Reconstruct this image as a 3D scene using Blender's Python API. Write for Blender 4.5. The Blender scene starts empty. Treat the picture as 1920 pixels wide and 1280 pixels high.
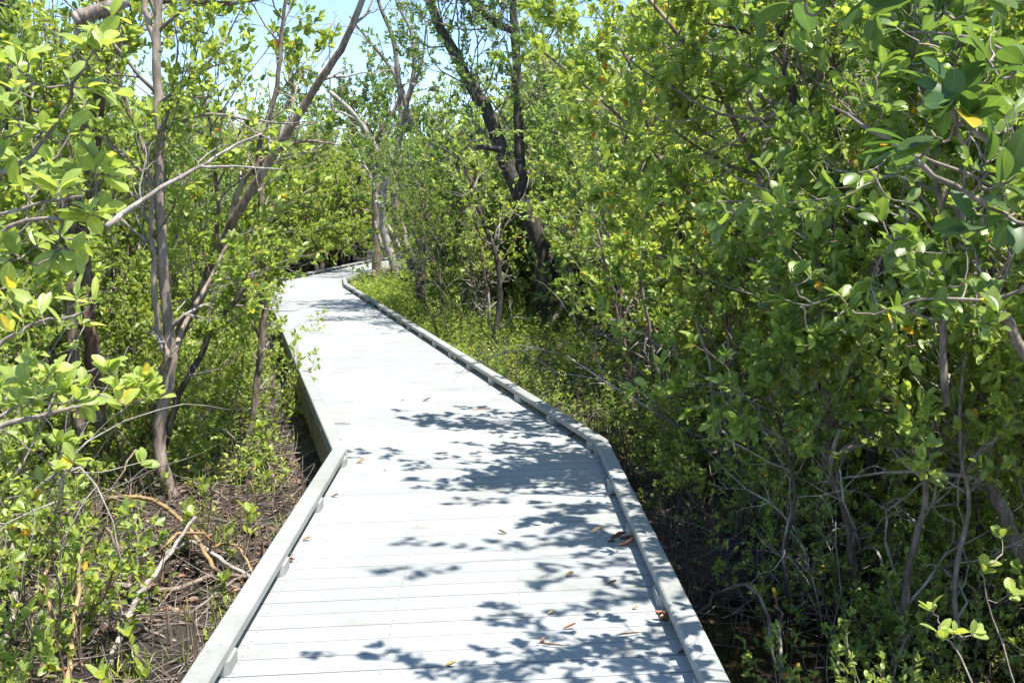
import bpy, math, random
import numpy as np
from mathutils import Vector

# ------------------------------------------------------------------ camera, sky, sun
S = bpy.context.scene
COL = S.collection
R_ = math.radians
F = 2000.0; TH = math.atan(240 / F); H = 1.62      # focal length in px of a 1920 wide frame, pitch, eye height above deck
cam = bpy.data.cameras.new('camera'); camo = bpy.data.objects.new('camera', cam); COL.objects.link(camo)
camo.location = (0, 0, H); camo.rotation_euler = (math.pi / 2 - TH, 0, 0)
cam.sensor_width = 36; cam.lens = 36 * F / 1920; cam.clip_start = 0.05; cam.clip_end = 3000
S.camera = camo
SUN_DIR = Vector((0.30, -0.22, 1.0)).normalized()
ELEV = math.asin(SUN_DIR.z); AZ = math.atan2(SUN_DIR.x, SUN_DIR.y)
W = bpy.data.worlds.new('World'); S.world = W; W.use_nodes = True
nt = W.node_tree; bg = nt.nodes['Background']
sky = nt.nodes.new('ShaderNodeTexSky'); sky.sky_type = 'NISHITA'; sky.sun_disc = False
sky.sun_elevation = ELEV; sky.sun_rotation = AZ; sky.air_density = 0.85; sky.dust_density = 0.0; sky.ozone_density = 2.5
nt.links.new(sky.outputs[0], bg.inputs[0]); bg.inputs[1].default_value = 0.135
sl = bpy.data.lights.new('sun', 'SUN'); sl.energy = 5.0; sl.angle = R_(0.53); sl.color = (1, 0.955, 0.88)
so = bpy.data.objects.new('sun', sl); COL.objects.link(so); so.rotation_euler = SUN_DIR.to_track_quat('Z', 'Y').to_euler()
S.view_settings.view_transform = 'Standard'; S.view_settings.look = 'None'; S.view_settings.exposure = 1.12; S.view_settings.gamma = 1
S.cycles.max_bounces = 8; S.cycles.transmission_bounces = 6; S.cycles.diffuse_bounces = 4; S.cycles.transparent_max_bounces = 6
S.cycles.use_adaptive_sampling = True; S.cycles.adaptive_threshold = 0.02
S.cycles.use_denoising = True

GZ = -0.45
def P(u, v, Y):
    """world point at depth Y on the sight line of photo pixel (u, v)"""
    a = (u - 960) / F; b = (640 - v) / F
    dy = math.cos(TH) + b * math.sin(TH); dz = -math.sin(TH) + b * math.cos(TH)
    t = Y / dy
    return (a * t, Y, H + dz * t)
def at(u, v, z):
    a = (u - 960) / F; b = (640 - v) / F
    dy = math.cos(TH) + b * math.sin(TH); dz = -math.sin(TH) + b * math.cos(TH)
    t = (z - H) / dz
    return (a * t, dy * t, z)

# ------------------------------------------------------------------ materials
def nm(name):
    m = bpy.data.materials.new(name); m.use_nodes = True
    t = m.node_tree; b = t.nodes['Principled BSDF']
    return m, t, b
def N(t, typ, **k):
    n = t.nodes.new(typ)
    for a, v in k.items(): setattr(n, a, v)
    return n
def noise(t, scale, detail=4, vec=None, rough=0.55):
    n = N(t, 'ShaderNodeTexNoise'); n.inputs['Scale'].default_value = scale; n.inputs['Detail'].default_value = detail
    n.inputs['Roughness'].default_value = rough
    if vec is not None: t.links.new(vec, n.inputs['Vector'])
    return n
def ramp(t, fac, stops, interp='LINEAR'):
    r = N(t, 'ShaderNodeValToRGB'); e = r.color_ramp; e.interpolation = interp
    while len(e.elements) < len(stops): e.elements.new(0.5)
    for el, (p, c) in zip(e.elements, stops): el.position = p; el.color = (*c, 1)
    t.links.new(fac, r.inputs[0]); return r
def bump(t, b, h, strength, dist):
    n = N(t, 'ShaderNodeBump'); n.inputs['Strength'].default_value = strength; n.inputs['Distance'].default_value = dist
    t.links.new(h, n.inputs['Height']); t.links.new(n.outputs[0], b.inputs['Normal'])
def mul(t, a, b, fac=1.0):
    m = N(t, 'ShaderNodeMixRGB', blend_type='MULTIPLY'); m.inputs[0].default_value = fac
    t.links.new(a, m.inputs[1]); t.links.new(b, m.inputs[2]); return m

def leaf_mat(name, stops, trans, tfac=0.42, rough=0.38, spec=0.5):
    m, t, b = nm(name)
    at_ = N(t, 'ShaderNodeAttribute', attribute_name='rnd')
    oi = N(t, 'ShaderNodeObjectInfo')
    ad = N(t, 'ShaderNodeMath', operation='MULTIPLY_ADD'); ad.inputs[1].default_value = 0.10; ad.inputs[2].default_value = -0.05
    t.links.new(oi.outputs['Random'], ad.inputs[0])
    gate = N(t, 'ShaderNodeMath', operation='LESS_THAN'); gate.inputs[1].default_value = 0.93
    t.links.new(at_.outputs['Fac'], gate.inputs[0])
    g2 = N(t, 'ShaderNodeMath', operation='MULTIPLY'); t.links.new(ad.outputs[0], g2.inputs[0]); t.links.new(gate.outputs[0], g2.inputs[1])
    sm = N(t, 'ShaderNodeMath', operation='ADD', use_clamp=True); t.links.new(at_.outputs['Fac'], sm.inputs[0]); t.links.new(g2.outputs[0], sm.inputs[1])
    r = ramp(t, sm.outputs[0], stops)
    rib = N(t, 'ShaderNodeAttribute', attribute_name='rib')
    rr = ramp(t, rib.outputs['Fac'], [(0.0, (1.35, 1.3, 1.2)), (0.14, (1, 1, 1)), (1.0, (0.95, 0.97, 0.95))])
    tc = N(t, 'ShaderNodeTexCoord'); nz = noise(t, 22, 3, tc.outputs['Object'])
    nr = ramp(t, nz.outputs['Fac'], [(0.25, (0.72, 0.62, 0.45)), (0.36, (0.88, 0.88, 0.85)), (0.7, (1.14, 1.1, 1.1))])
    c = mul(t, mul(t, r.outputs[0], rr.outputs[0]).outputs[0], nr.outputs[0])
    t.links.new(c.outputs[0], b.inputs['Base Color'])
    b.inputs['Roughness'].default_value = rough; b.inputs['Specular IOR Level'].default_value = spec
    tr = N(t, 'ShaderNodeBsdfTranslucent')
    tm = N(t, 'ShaderNodeMixRGB', blend_type='MULTIPLY'); tm.inputs[0].default_value = 1; tm.inputs[2].default_value = (*trans, 1)
    t.links.new(c.outputs[0], tm.inputs[1]); t.links.new(tm.outputs[0], tr.inputs[0])
    mx = N(t, 'ShaderNodeMixShader'); mx.inputs[0].default_value = tfac
    t.links.new(b.outputs[0], mx.inputs[1]); t.links.new(tr.outputs[0], mx.inputs[2])
    t.links.new(mx.outputs[0], t.nodes['Material Output'].inputs[0])
    return m
YEL = (0.62, 0.42, 0.05); ORG = (0.60, 0.20, 0.03)
M_LEAF = leaf_mat('mangrove leaf', [(0.0, (0.100, 0.165, 0.042)), (0.35, (0.205, 0.290, 0.070)), (0.70, (0.320, 0.405, 0.110)), (0.93, (0.41, 0.49, 0.12)), (0.975, (0.42, 0.42, 0.05)), (0.988, YEL), (1.0, ORG)], (2.0, 1.9, 1.0))
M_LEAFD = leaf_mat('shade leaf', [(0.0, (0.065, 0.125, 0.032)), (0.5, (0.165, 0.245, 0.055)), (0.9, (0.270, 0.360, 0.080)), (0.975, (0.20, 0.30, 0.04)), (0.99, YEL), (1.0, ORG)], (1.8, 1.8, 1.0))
M_LEAFG = leaf_mat('buttonwood leaf', [(0.0, (0.095, 0.160, 0.060)), (0.5, (0.195, 0.275, 0.10)), (0.93, (0.31, 0.39, 0.14)), (0.98, (0.36, 0.36, 0.08)), (1.0, ORG)], (1.7, 1.8, 1.0))
M_HERB = leaf_mat('herb leaf', [(0.0, (0.11, 0.18, 0.035)), (0.4, (0.22, 0.32, 0.06)), (0.7, (0.36, 0.45, 0.085)), (0.93, (0.48, 0.52, 0.13)), (1.0, (0.45, 0.45, 0.1))], (1.8, 1.8, 1.0))
def litter_mat():
    m, t, b = nm('fallen leaf')
    a = N(t, 'ShaderNodeAttribute', attribute_name='rnd')
    r = ramp(t, a.outputs['Fac'], [(0, (0.04, 0.028, 0.022)), (0.45, (0.12, 0.075, 0.05)), (0.78, (0.24, 0.14, 0.08)), (0.93, (0.36, 0.14, 0.06)), (1, (0.50, 0.40, 0.26))])
    t.links.new(r.outputs[0], b.inputs['Base Color']); b.inputs['Roughness'].default_value = 0.6
    return m
M_LITTER = litter_mat()

def bark_mat(name, c0, c1, c2, sc=1.0, bstr=0.6, patch=None):
    m, t, b = nm(name)
    tc = N(t, 'ShaderNodeTexCoord'); mp = N(t, 'ShaderNodeMapping'); mp.inputs['Scale'].default_value = (1, 1, 0.28)
    t.links.new(tc.outputs['Object'], mp.inputs[0])
    n1 = noise(t, 38 * sc, 6, mp.outputs[0], 0.65); n2 = noise(t, 4.5, 4, tc.outputs['Object'])
    r = ramp(t, n1.outputs['Fac'], [(0.28, c0), (0.5, c1), (0.72, c2)])
    r2 = ramp(t, n2.outputs['Fac'], [(0.35, (0.62, 0.60, 0.60)), (0.6, (1.1, 1.1, 1.1))])
    c = mul(t, r.outputs[0], r2.outputs[0])
    if patch:
        n3 = noise(t, 7, 5, mp.outputs[0]); r3 = ramp(t, n3.outputs['Fac'], [(0.56, (0, 0, 0)), (0.62, (1, 1, 1))])
        mx = N(t, 'ShaderNodeMixRGB'); t.links.new(r3.outputs[0], mx.inputs[0]); t.links.new(c.outputs[0], mx.inputs[1]); mx.inputs[2].default_value = (*patch, 1); c = mx
    t.links.new(c.outputs[0], b.inputs['Base Color']); b.inputs['Roughness'].default_value = 0.85
    bump(t, b, n1.outputs['Fac'], bstr, 0.012)
    return m
M_BARK = bark_mat('brown grey bark', (0.085, 0.060, 0.045), (0.20, 0.150, 0.115), (0.40, 0.33, 0.27), 1, 1.0, (0.33, 0.29, 0.24))
M_SMOOTH = bark_mat('smooth tan grey bark', (0.22, 0.17, 0.14), (0.34, 0.27, 0.22), (0.46, 0.39, 0.33), 1.4, 0.25, (0.27, 0.20, 0.16))
M_DARK = bark_mat('dark furrowed bark', (0.025, 0.02, 0.017), (0.065, 0.053, 0.045), (0.16, 0.14, 0.122), 0.8, 0.9)
M_PALE = bark_mat('weathered dead wood', (0.17, 0.145, 0.125), (0.36, 0.32, 0.28), (0.54, 0.50, 0.45), 1, 0.7)
M_RED = bark_mat('peeling red bark', (0.07, 0.03, 0.02), (0.19, 0.10, 0.07), (0.36, 0.31, 0.27), 0.9, 1.0, (0.24, 0.22, 0.19))
M_TWIG = bark_mat('twig bark', (0.11, 0.085, 0.07), (0.24, 0.20, 0.165), (0.42, 0.37, 0.32), 1, 0.3)
M_TAN = bark_mat('tan root bark', (0.20, 0.12, 0.05), (0.36, 0.24, 0.11), (0.46, 0.36, 0.22), 1, 0.4, (0.15, 0.11, 0.09))

def deck_mat(name, base, gap=False):
    m, t, b = nm(name)
    tc = N(t, 'ShaderNodeTexCoord'); mp = N(t, 'ShaderNodeMapping'); mp.inputs['Scale'].default_value = (0.25, 3.0, 1) if gap else (3, 0.25, 1)
    t.links.new(tc.outputs['Object'], mp.inputs[0])
    n1 = noise(t, 60, 5, mp.outputs[0], 0.6); n2 = noise(t, 1.1, 4, tc.outputs['Object']); n3 = noise(t, 130, 2, tc.outputs['Object'])
    a = N(t, 'ShaderNodeAttribute', attribute_name='rnd')
    r0 = ramp(t, a.outputs['Fac'], [(0, tuple(x * 0.92 for x in base)), (1, tuple(x * 1.04 for x in base))])
    r1 = ramp(t, n1.outputs['Fac'], [(0.3, (0.93, 0.93, 0.92)), (0.7, (1.04, 1.04, 1.04))])
    r2 = ramp(t, n2.outputs['Fac'], [(0.32, (0.90, 0.90, 0.88)), (0.62, (1.03, 1.03, 1.03))])
    r3 = ramp(t, n3.outputs['Fac'], [(0.18, (0.5, 0.48, 0.42)), (0.26, (1, 1, 1))])
    c = mul(t, mul(t, mul(t, r0.outputs[0], r1.outputs[0]).outputs[0], r2.outputs[0]).outputs[0], r3.outputs[0])
    if gap:
        n5 = noise(t, 2.6, 6, tc.outputs['Object'], .7); r5 = ramp(t, n5.outputs['Fac'], [(.36, (.86, .85, .80)), (.46, (1, 1, 1))]); c = mul(t, c.outputs[0], r5.outputs[0])
        di = N(t, 'ShaderNodeAttribute', attribute_name='seam_shade'); mm = N(t, 'ShaderNodeMixRGB'); mm.inputs[2].default_value = (.13, .13, .125, 1)  # shade of the board gaps, painted as a dark edge colour
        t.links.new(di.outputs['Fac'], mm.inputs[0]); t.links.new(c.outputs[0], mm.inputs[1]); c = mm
    t.links.new(c.outputs[0], b.inputs['Base Color']); b.inputs['Roughness'].default_value = 0.6; b.inputs['Specular IOR Level'].default_value = 0.3
    bump(t, b, n1.outputs['Fac'], 0.25, 0.002)
    return m
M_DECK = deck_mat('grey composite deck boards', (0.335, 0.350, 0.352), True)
def grime(m):
    t = m.node_tree; b = t.nodes['Principled BSDF']; src = b.inputs['Base Color'].links[0].from_socket
    tc = N(t, 'ShaderNodeTexCoord'); n1 = noise(t, 3.2, 8, tc.outputs['Object'], .7)
    r = ramp(t, n1.outputs['Fac'], [(.40, (.88, .88, .84)), (.50, (1, 1, 1)), (.7, (1.05, 1.05, 1.05))]); c = mul(t, src, r.outputs[0]); t.links.new(c.outputs[0], b.inputs['Base Color'])
    return m
M_RAIL = deck_mat('grey composite kerb rail', (0.312, 0.320, 0.314))
grime(M_RAIL)
M_FASC = bark_mat('weathered timber joist', (0.10, 0.085, 0.065), (0.19, 0.165, 0.13), (0.28, 0.25, 0.20), 1, 0.3)

def mud_mat():
    m, t, b = nm('wet black mud')
    tc = N(t, 'ShaderNodeTexCoord')
    n1 = noise(t, 1.3, 6, tc.outputs['Object']); n2 = noise(t, 16, 6, tc.outputs['Object'], 0.7); n3 = noise(t, 70, 4, tc.outputs['Object'])
    r = ramp(t, n2.outputs['Fac'], [(0.3, (0.016, 0.013, 0.012)), (0.55, (0.042, 0.034, 0.030)), (0.75, (0.095, 0.078, 0.068))])
    r1 = ramp(t, n1.outputs['Fac'], [(0.35, (0.55, 0.5, 0.48)), (0.65, (1.35, 1.25, 1.2))])
    c = mul(t, r.outputs[0], r1.outputs[0]); t.links.new(c.outputs[0], b.inputs['Base Color'])
    rr = ramp(t, n1.outputs['Fac'], [(0.35, (0.25,) * 3), (0.6, (0.75,) * 3)]); t.links.new(rr.outputs[0], b.inputs['Roughness'])
    ad = N(t, 'ShaderNodeMath', operation='ADD'); t.links.new(n2.outputs['Fac'], ad.inputs[0]); t.links.new(n3.outputs['Fac'], ad.inputs[1])
    bump(t, b, ad.outputs[0], 0.8, 0.03)
    return m
M_MUD = mud_mat()
def water_mat():
    m, t, b = nm('still brown water')
    tc = N(t, 'ShaderNodeTexCoord'); n1 = noise(t, 2.2, 3, tc.outputs['Object']); n2 = noise(t, 9, 3, tc.outputs['Object'])
    r = ramp(t, n1.outputs['Fac'], [(0.3, (0.012, 0.009, 0.006)), (0.7, (0.035, 0.022, 0.014))])
    t.links.new(r.outputs[0], b.inputs['Base Color']); b.inputs['Roughness'].default_value = 0.03; b.inputs['IOR'].default_value = 1.33
    bump(t, b, n2.outputs['Fac'], 0.06, 0.01)
    return m
M_WATER = water_mat()

# ------------------------------------------------------------------ mesh helpers
def mesh_obj(name, v, q, mat, parent=None, attrs=None, smooth=False, extra=None, loc=None):
    v = np.asarray(v, np.float32).reshape(-1, 3)
    if loc is not None: v = v - np.asarray(loc, np.float32)
    q = np.asarray(q, np.int32).reshape(-1, 4)
    me = bpy.data.meshes.new(name)
    ne = 0 if not extra else len(extra)
    me.vertices.add(len(v)); me.vertices.foreach_set('co', v.ravel())
    loops = q.ravel(); st = list(range(0, 4 * len(q), 4)) if ne else None
    if ne:
        ex = [i for f in extra for i in f]; s = 4 * len(q)
        for f in extra: st.append(s); s += len(f)
        loops = np.concatenate([loops, np.array(ex, np.int32)])
        st = np.array(st, np.int32)
    else: st = np.arange(0, 4 * len(q), 4, dtype=np.int32)
    me.loops.add(len(loops)); me.loops.foreach_set('vertex_index', loops)
    me.polygons.add(len(st)); me.polygons.foreach_set('loop_start', st)
    me.polygons.foreach_set('use_smooth', np.full(len(st), bool(smooth)))
    for k, a in (attrs or {}).items():
        at_ = me.attributes.new(k, 'FLOAT', 'POINT'); at_.data.foreach_set('value', np.asarray(a, np.float32))
    me.update(calc_edges=True); me.materials.append(mat)
    o = bpy.data.objects.new(name, me); COL.objects.link(o)
    if parent is not None: o.parent = parent
    elif loc is not None: o.location = loc
    return o
def tag(o, label=None, cat=None, group=None, kind=None):
    if label: o['label'] = label
    if cat: o['category'] = cat
    if group: o['group'] = group
    if kind: o['kind'] = kind
    return o
def empty(name, loc, label=None, cat=None, group=None):
    o = bpy.data.objects.new(name, None); COL.objects.link(o); o.location = loc; o.empty_display_size = 0.2
    return tag(o, label, cat, group)
def norm(a): return a / np.maximum(np.linalg.norm(a, axis=-1, keepdims=True), 1e-9)

def tubes(list_, sides=6, knob=0.0, rng=None):
    """list of (points n x 3, radii n) -> verts, quads, ngon caps"""
    V = []; Q = []; C = []; k = 0
    for pts, rad in list_:
        pts = np.asarray(pts, float); rad = np.asarray(rad, float); n = len(pts)
        s = sides if rad.max() > 0.02 else (5 if rad.max() > 0.006 else 3)
        if rad.max() > 0.04: s = max(s, 9)
        T = norm(np.gradient(pts, axis=0))
        ref = np.array([0.31, 0.17, 0.93]) if abs(T[:, 2]).mean() < 0.8 else np.array([0.95, 0.2, 0.1])
        A = norm(np.cross(T, ref)); B = np.cross(T, A)
        th = np.linspace(0, 2 * np.pi, s, endpoint=False)
        rr = rad[:, None] * np.ones(s)
        if knob and rng is not None and rad.max() > 0.015: rr = rr * (1 + rng.uniform(-knob, knob, rr.shape))
        ring = pts[:, None] + rr[:, :, None] * (np.cos(th)[None, :, None] * A[:, None] + np.sin(th)[None, :, None] * B[:, None])
        V.append(ring.reshape(-1, 3))
        i = np.arange(n - 1)[:, None] * s + np.arange(s)[None]; j = np.arange(n - 1)[:, None] * s + (np.arange(s)[None] + 1) % s
        Q.append(np.stack([i, j, j + s, i + s], -1).reshape(-1, 4) + k)
        if rad[-1] > 0.004: C.append([k + (n - 1) * s + a for a in range(s)])
        if rad[0] > 0.004: C.append([k + a for a in range(s)][::-1])
        k += n * s
    return np.concatenate(V), np.concatenate(Q), C

LEAF = {
 'mid': (np.array([[0, 0], [0, .5], [0, 1], [-.36, .22], [-.5, .58], [-.3, .88], [.36, .22], [.5, .58], [.3, .88]]),
         [[0, 1, 4, 3], [1, 2, 5, 4], [1, 0, 6, 7], [2, 1, 7, 8]]),
 'low': (np.array([[0, 0], [0, 1], [-.42, .3], [-.42, .75], [.42, .3], [.42, .75]]), [[0, 1, 3, 2], [1, 0, 4, 5]]),
 'high': (np.array([[0, 0], [0, .2], [0, .42], [0, .64], [0, .84], [0, 1]] + [[s * w, t] for s in (-1, 1) for w, t in ((.08, .02), (.31, .18), (.46, .4), (.5, .62), (.39, .83), (.14, .97))]),
          [[i, i + 1, 7 + i, 6 + i] for i in range(5)] + [[i + 1, i, 12 + i, 13 + i] for i in range(5)]),
}
def leaves(pos, dirn, nrm, size, wid, rnd, lod='mid', fold=0.16, curl=0.12):
    pos = np.asarray(pos, float); n = len(pos)
    D = norm(np.asarray(dirn, float)); Nn = np.asarray(nrm, float); Nn = norm(Nn - (Nn * D).sum(1, keepdims=True) * D); X = np.cross(D, Nn)
    uv, q = LEAF[lod]; m = len(uv)
    x = uv[:, 0][None] * (size * wid)[:, None]; y = uv[:, 1][None] * size[:, None]
    z = np.abs(uv[:, 0])[None] * (size * fold)[:, None] * 2 * wid[:, None] - (uv[:, 1] ** 2)[None] * (size * curl)[:, None]
    V = pos[:, None] + x[..., None] * X[:, None] + y[..., None] * D[:, None] + z[..., None] * Nn[:, None]
    Q = (np.arange(n)[:, None, None] * m + np.array(q)[None]).reshape(-1, 4)
    return V.reshape(-1, 3), Q, {'rnd': np.repeat(rnd, m), 'rib': np.tile(np.minimum(1, np.abs(uv[:, 0]) * 2.2), n)}

class Plant:
    def __init__(s, seed): s.rng = np.random.default_rng(seed); s.tr = []; s.tw = []; s.lp = []; s.ld = []
    def limb(s, pts, r0, r1, wob=0.0, sub=4, pw=1.0):
        p = np.asarray(pts, float)
        if len(p) == 2: p = np.array([p[0], (p[0] + p[1]) / 2, p[1]])
        q = np.vstack([2 * p[0] - p[1], p, 2 * p[-1] - p[-2]]); out = []
        for i in range(1, len(q) - 2):
            for k in range(sub):
                t = k / sub
                out.append(0.5 * ((2 * q[i]) + (-q[i - 1] + q[i + 1]) * t + (2 * q[i - 1] - 5 * q[i] + 4 * q[i + 1] - q[i + 2]) * t * t + (-q[i - 1] + 3 * q[i] - 3 * q[i + 1] + q[i + 2]) * t ** 3))
        out.append(p[-1]); out = np.array(out)
        if wob: out[1:-1] += s.rng.normal(0, wob, (len(out) - 2, 3)) * np.array([1, 1, .4])
        r = r0 + (r1 - r0) * np.linspace(0, 1, len(out)) ** pw
        return out, r
    def grow(s, p, d, L, r, lev, G, leafy=True):
        rng = s.rng; n = max(3, int(L / G['seg'][min(lev, len(G['seg']) - 1)])); st = L / n
        pts = [np.array(p, float)]; d = np.array(d, float); dirs = [d]
        for i in range(n):
            d = d + rng.normal(0, G['wob'], 3) + np.array([0, 0, G['up']]); d /= np.linalg.norm(d)
            pts.append(pts[-1] + d * st); dirs.append(d)
        rad = r * np.linspace(1, 0.42, n + 1)
        (s.tr if lev < G.get('trlev', 1) else s.tw).append((np.array(pts), rad))
        s.kids(pts, dirs, rad, L, lev, G, leafy)
    def kids(s, pts, dirs, rad, L, lev, G, leafy=True):
        rng = s.rng; n = len(pts) - 1
        if lev >= G['max']:
            if leafy and rng.random() > G.get('bare', 0.12):
                s.lp.append(pts[-1]); s.ld.append((dirs[-1], 1))
                for i in range(max(1, int(n * 0.4)), n): s.lp.append(pts[i]); s.ld.append((dirs[i], 0))
            return
        k = G['kids'][lev]; k = int(k) + (rng.random() < k % 1)
        t0 = G['t0'][lev]
        for j in range(k):
            t = t0 + (1 - t0) * (j + rng.random()) / k; i = min(n, max(1, int(t * n)))
            d = np.array(dirs[i]); ang = R_(G['ang'][lev]) * rng.uniform(0.6, 1.35)
            a = rng.normal(0, 1, 3); a -= a.dot(d) * d; a /= np.linalg.norm(a) + 1e-9
            nd = d * math.cos(ang) + a * math.sin(ang); nd[2] += G.get('lift', 0.1); nd /= np.linalg.norm(nd)
            s.grow(pts[i], nd, L * G['rat'][lev] * rng.uniform(0.65, 1.2) * (1.15 - 0.4 * t), max(G.get('rmin', .0016), rad[i] * 0.62), lev + 1, G, leafy)
        s.grow(pts[-1], dirs[-1], L * G['rat'][lev] * 0.7, max(.0016, rad[-1]), lev + 1, G, leafy)
    def sprout(s, limb, n, L, G, lev=1, t0=0.3, t1=1.0, leafy=True, bias=(0, 0, 0.2)):
        pts, rad = limb; m = len(pts) - 1; T = norm(np.gradient(pts, axis=0))
        for j in range(n):
            t = t0 + (t1 - t0) * (j + s.rng.random()) / n; i = min(m, int(t * m))
            d = T[i]; a = s.rng.normal(0, 1, 3); a -= a.dot(d) * d; a /= np.linalg.norm(a); ang = R_(s.rng.uniform(35, 75))
            nd = d * math.cos(ang) + a * math.sin(ang) + np.array(bias); nd /= np.linalg.norm(nd)
            s.grow(pts[i], nd, L * s.rng.uniform(.6, 1.25), min(rad[i] * .5, .016), lev, G, leafy)
    def crown(s, name, mat, size, wid, parent, lod='mid', per=(6, 2), spread=1.0, up=0.5, tone=(0.18, 0.93), old=0.014, keep=None, loc=None):
        rng = s.rng
        if not s.lp: return None
        P0 = np.array(s.lp); D0 = np.array([d for d, _ in s.ld]); K = np.array([int(round(per[0] if k else per[1])) for _, k in s.ld])
        K = np.maximum(1, K + rng.integers(-1, 2, len(K)))
        pos = np.repeat(P0, K, 0); d = np.repeat(D0, K, 0); n = len(pos)
        clump = np.repeat(rng.uniform(-0.16, 0.16, len(K)), K)
        a = norm(np.cross(d, rng.normal(0, 1, (n, 3)))); w = rng.uniform(0.35, 1.1, n)[:, None] * spread
        dirn = norm(d * 0.75 + a * w + np.array([0, 0, 0.12]))
        nn = np.array([0, 0, up]) + d * 0.5 + rng.normal(0, 0.42, (n, 3))
        size_ = size * rng.uniform(0.6, 1.2, n); wid_ = wid * rng.uniform(0.82, 1.15, n)
        rnd = np.clip(rng.normal((tone[0] + tone[1]) / 2, 0.2, n) + clump, tone[0], tone[1])
        o_ = rng.random(n) < old; rnd[o_] = rng.uniform(0.96, 1.0, o_.sum())
        pos = pos + rng.normal(0, 0.008, (n, 3))
        if keep is not None:
            k_ = keep(pos); pos, dirn, nn, size_, wid_, rnd = pos[k_], dirn[k_], nn[k_], size_[k_], wid_[k_], rnd[k_]
        v, q, at_ = leaves(pos, dirn, nn, size_, wid_, rnd, lod)
        s.nleaf = len(pos)
        return mesh_obj(name, v, q, mat, parent, at_, smooth=(lod != 'low'), loc=loc)
    def wood(s, name, which, mat, parent, sides=6, knob=0.08, loc=None):
        if not which: return None
        v, q, c = tubes(which, sides, knob, s.rng)
        return mesh_obj(name, v, q, mat, parent, None, True, c, loc)

def copy_tree(o, parent=None):
    c = o.copy(); COL.objects.link(c); c.parent = parent
    for ch in o.children: copy_tree(ch, c)
    return c

# ------------------------------------------------------------------ boardwalk
LE = [(-0.98, -5.0), (-1.05, 1.5), (-1.18, 6.86), (-5.69, 24.2), (-4.68, 36.3), (-3.2, 40.2), (2.0, 44.5)]
RE = [(0.80, -5.0), (0.755, 1.5), (0.655, 7.16), (-3.62, 23.5), (-3.98, 25.6), (-3.05, 36.0), (-1.9, 38.3), (3.0, 42.3)]
def lin(line, y):
    for (x0, y0), (x1, y1) in zip(line, line[1:]):
        if y <= y1: return x0 + (x1 - x0) * (y - y0) / (y1 - y0)
    return line[-1][0]
xL = lambda y: lin(LE, y)
xR = lambda y: lin(RE, y)
bw = empty('boardwalk', (0, 7, 0), 'pale grey composite boardwalk with low kerbs winding through the mangroves', 'boardwalk')
BL = np.array([0, 7, 0.0])
def box_between(V, Q, a, b, w0, w1, z0, z1, ch=0.0):
    """bar from a to b (xy), lateral extent w0..w1 to its left-hand normal, chamfered on top"""
    a = np.array(a, float); b = np.array(b, float); d = (b - a) / np.linalg.norm(b - a); n = np.array([-d[1], d[0]])
    prof = [(w0, z0), (w1, z0), (w1, z1 - ch), (w1 - ch, z1), (w0 + ch, z1), (w0, z1 - ch)] if ch else [(w0, z0), (w1, z0), (w1, z1), (w0, z1)]
    k = len(V); m = len(prof)
    for p in (a, b):
        for w, z in prof: V.append((*(p + n * w), z))
    for i in range(m): j = (i + 1) % m; Q.append((k + i, k + j, k + m + j, k + m + i))
    return [list(range(k, k + m))[::-1], list(range(k + m, k + 2 * m))]
rng = np.random.default_rng(5)
V = []; Q = []; DI = []; A = []; ex = []
keys = [((-0.98, -5.0), (0.80, -5.0)), ((-1.18, 6.86), (0.655, 7.16)), ((-5.50, 23.45), (-3.62, 23.5)), ((-5.69, 24.2), (-3.98, 25.6)), ((-4.68, 36.3), (-3.05, 36.0)), ((-3.2, 40.2), (-1.9, 38.3)), ((2.0, 44.5), (3.0, 42.3))]
for (l0, r0), (l1, r1) in zip(keys, keys[1:]):
    l0, r0, l1, r1 = map(np.array, (l0, r0, l1, r1))
    L = (np.linalg.norm(l1 - l0) + np.linalg.norm(r1 - r0)) / 2; n = max(1, round(L / 0.145))
    for i in range(n):
        g = 0.0028 / L
        ta, tb = i / n + g, (i + 1) / n - g
        a, b = l0 + (l1 - l0) * ta, r0 + (r1 - r0) * ta; c, d = r0 + (r1 - r0) * tb, l0 + (l1 - l0) * tb
        ux = (b - a) / np.linalg.norm(b - a); up_ = (d - a) / np.linalg.norm(d - a); e = 0.0022
        k = len(V); dz = rng.normal(0, 0.0003); rv = rng.random()
        for p in (a, b, c, d): V.append((*p, -0.028 + dz))
        for p, s in ((a, 1), (b, 1), (c, -1), (d, -1)): V.append((*p, -e + dz))
        for p, s in ((a, 1), (b, 1), (c, -1), (d, -1)): V.append((*(p + up_ * e * s), dz))
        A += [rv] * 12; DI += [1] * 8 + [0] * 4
        for j in range(4):
            jn = (j + 1) % 4; Q += [(k + j, k + jn, k + 4 + jn, k + 4 + j), (k + 4 + j, k + 4 + jn, k + 8 + jn, k + 8 + j)]
        Q += [(k + 8, k + 9, k + 10, k + 11), (k + 3, k + 2, k + 1, k)]
deck = mesh_obj('deck', V, Q, M_DECK, bw, {'rnd': A, 'seam_shade': DI}, loc=BL)
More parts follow.
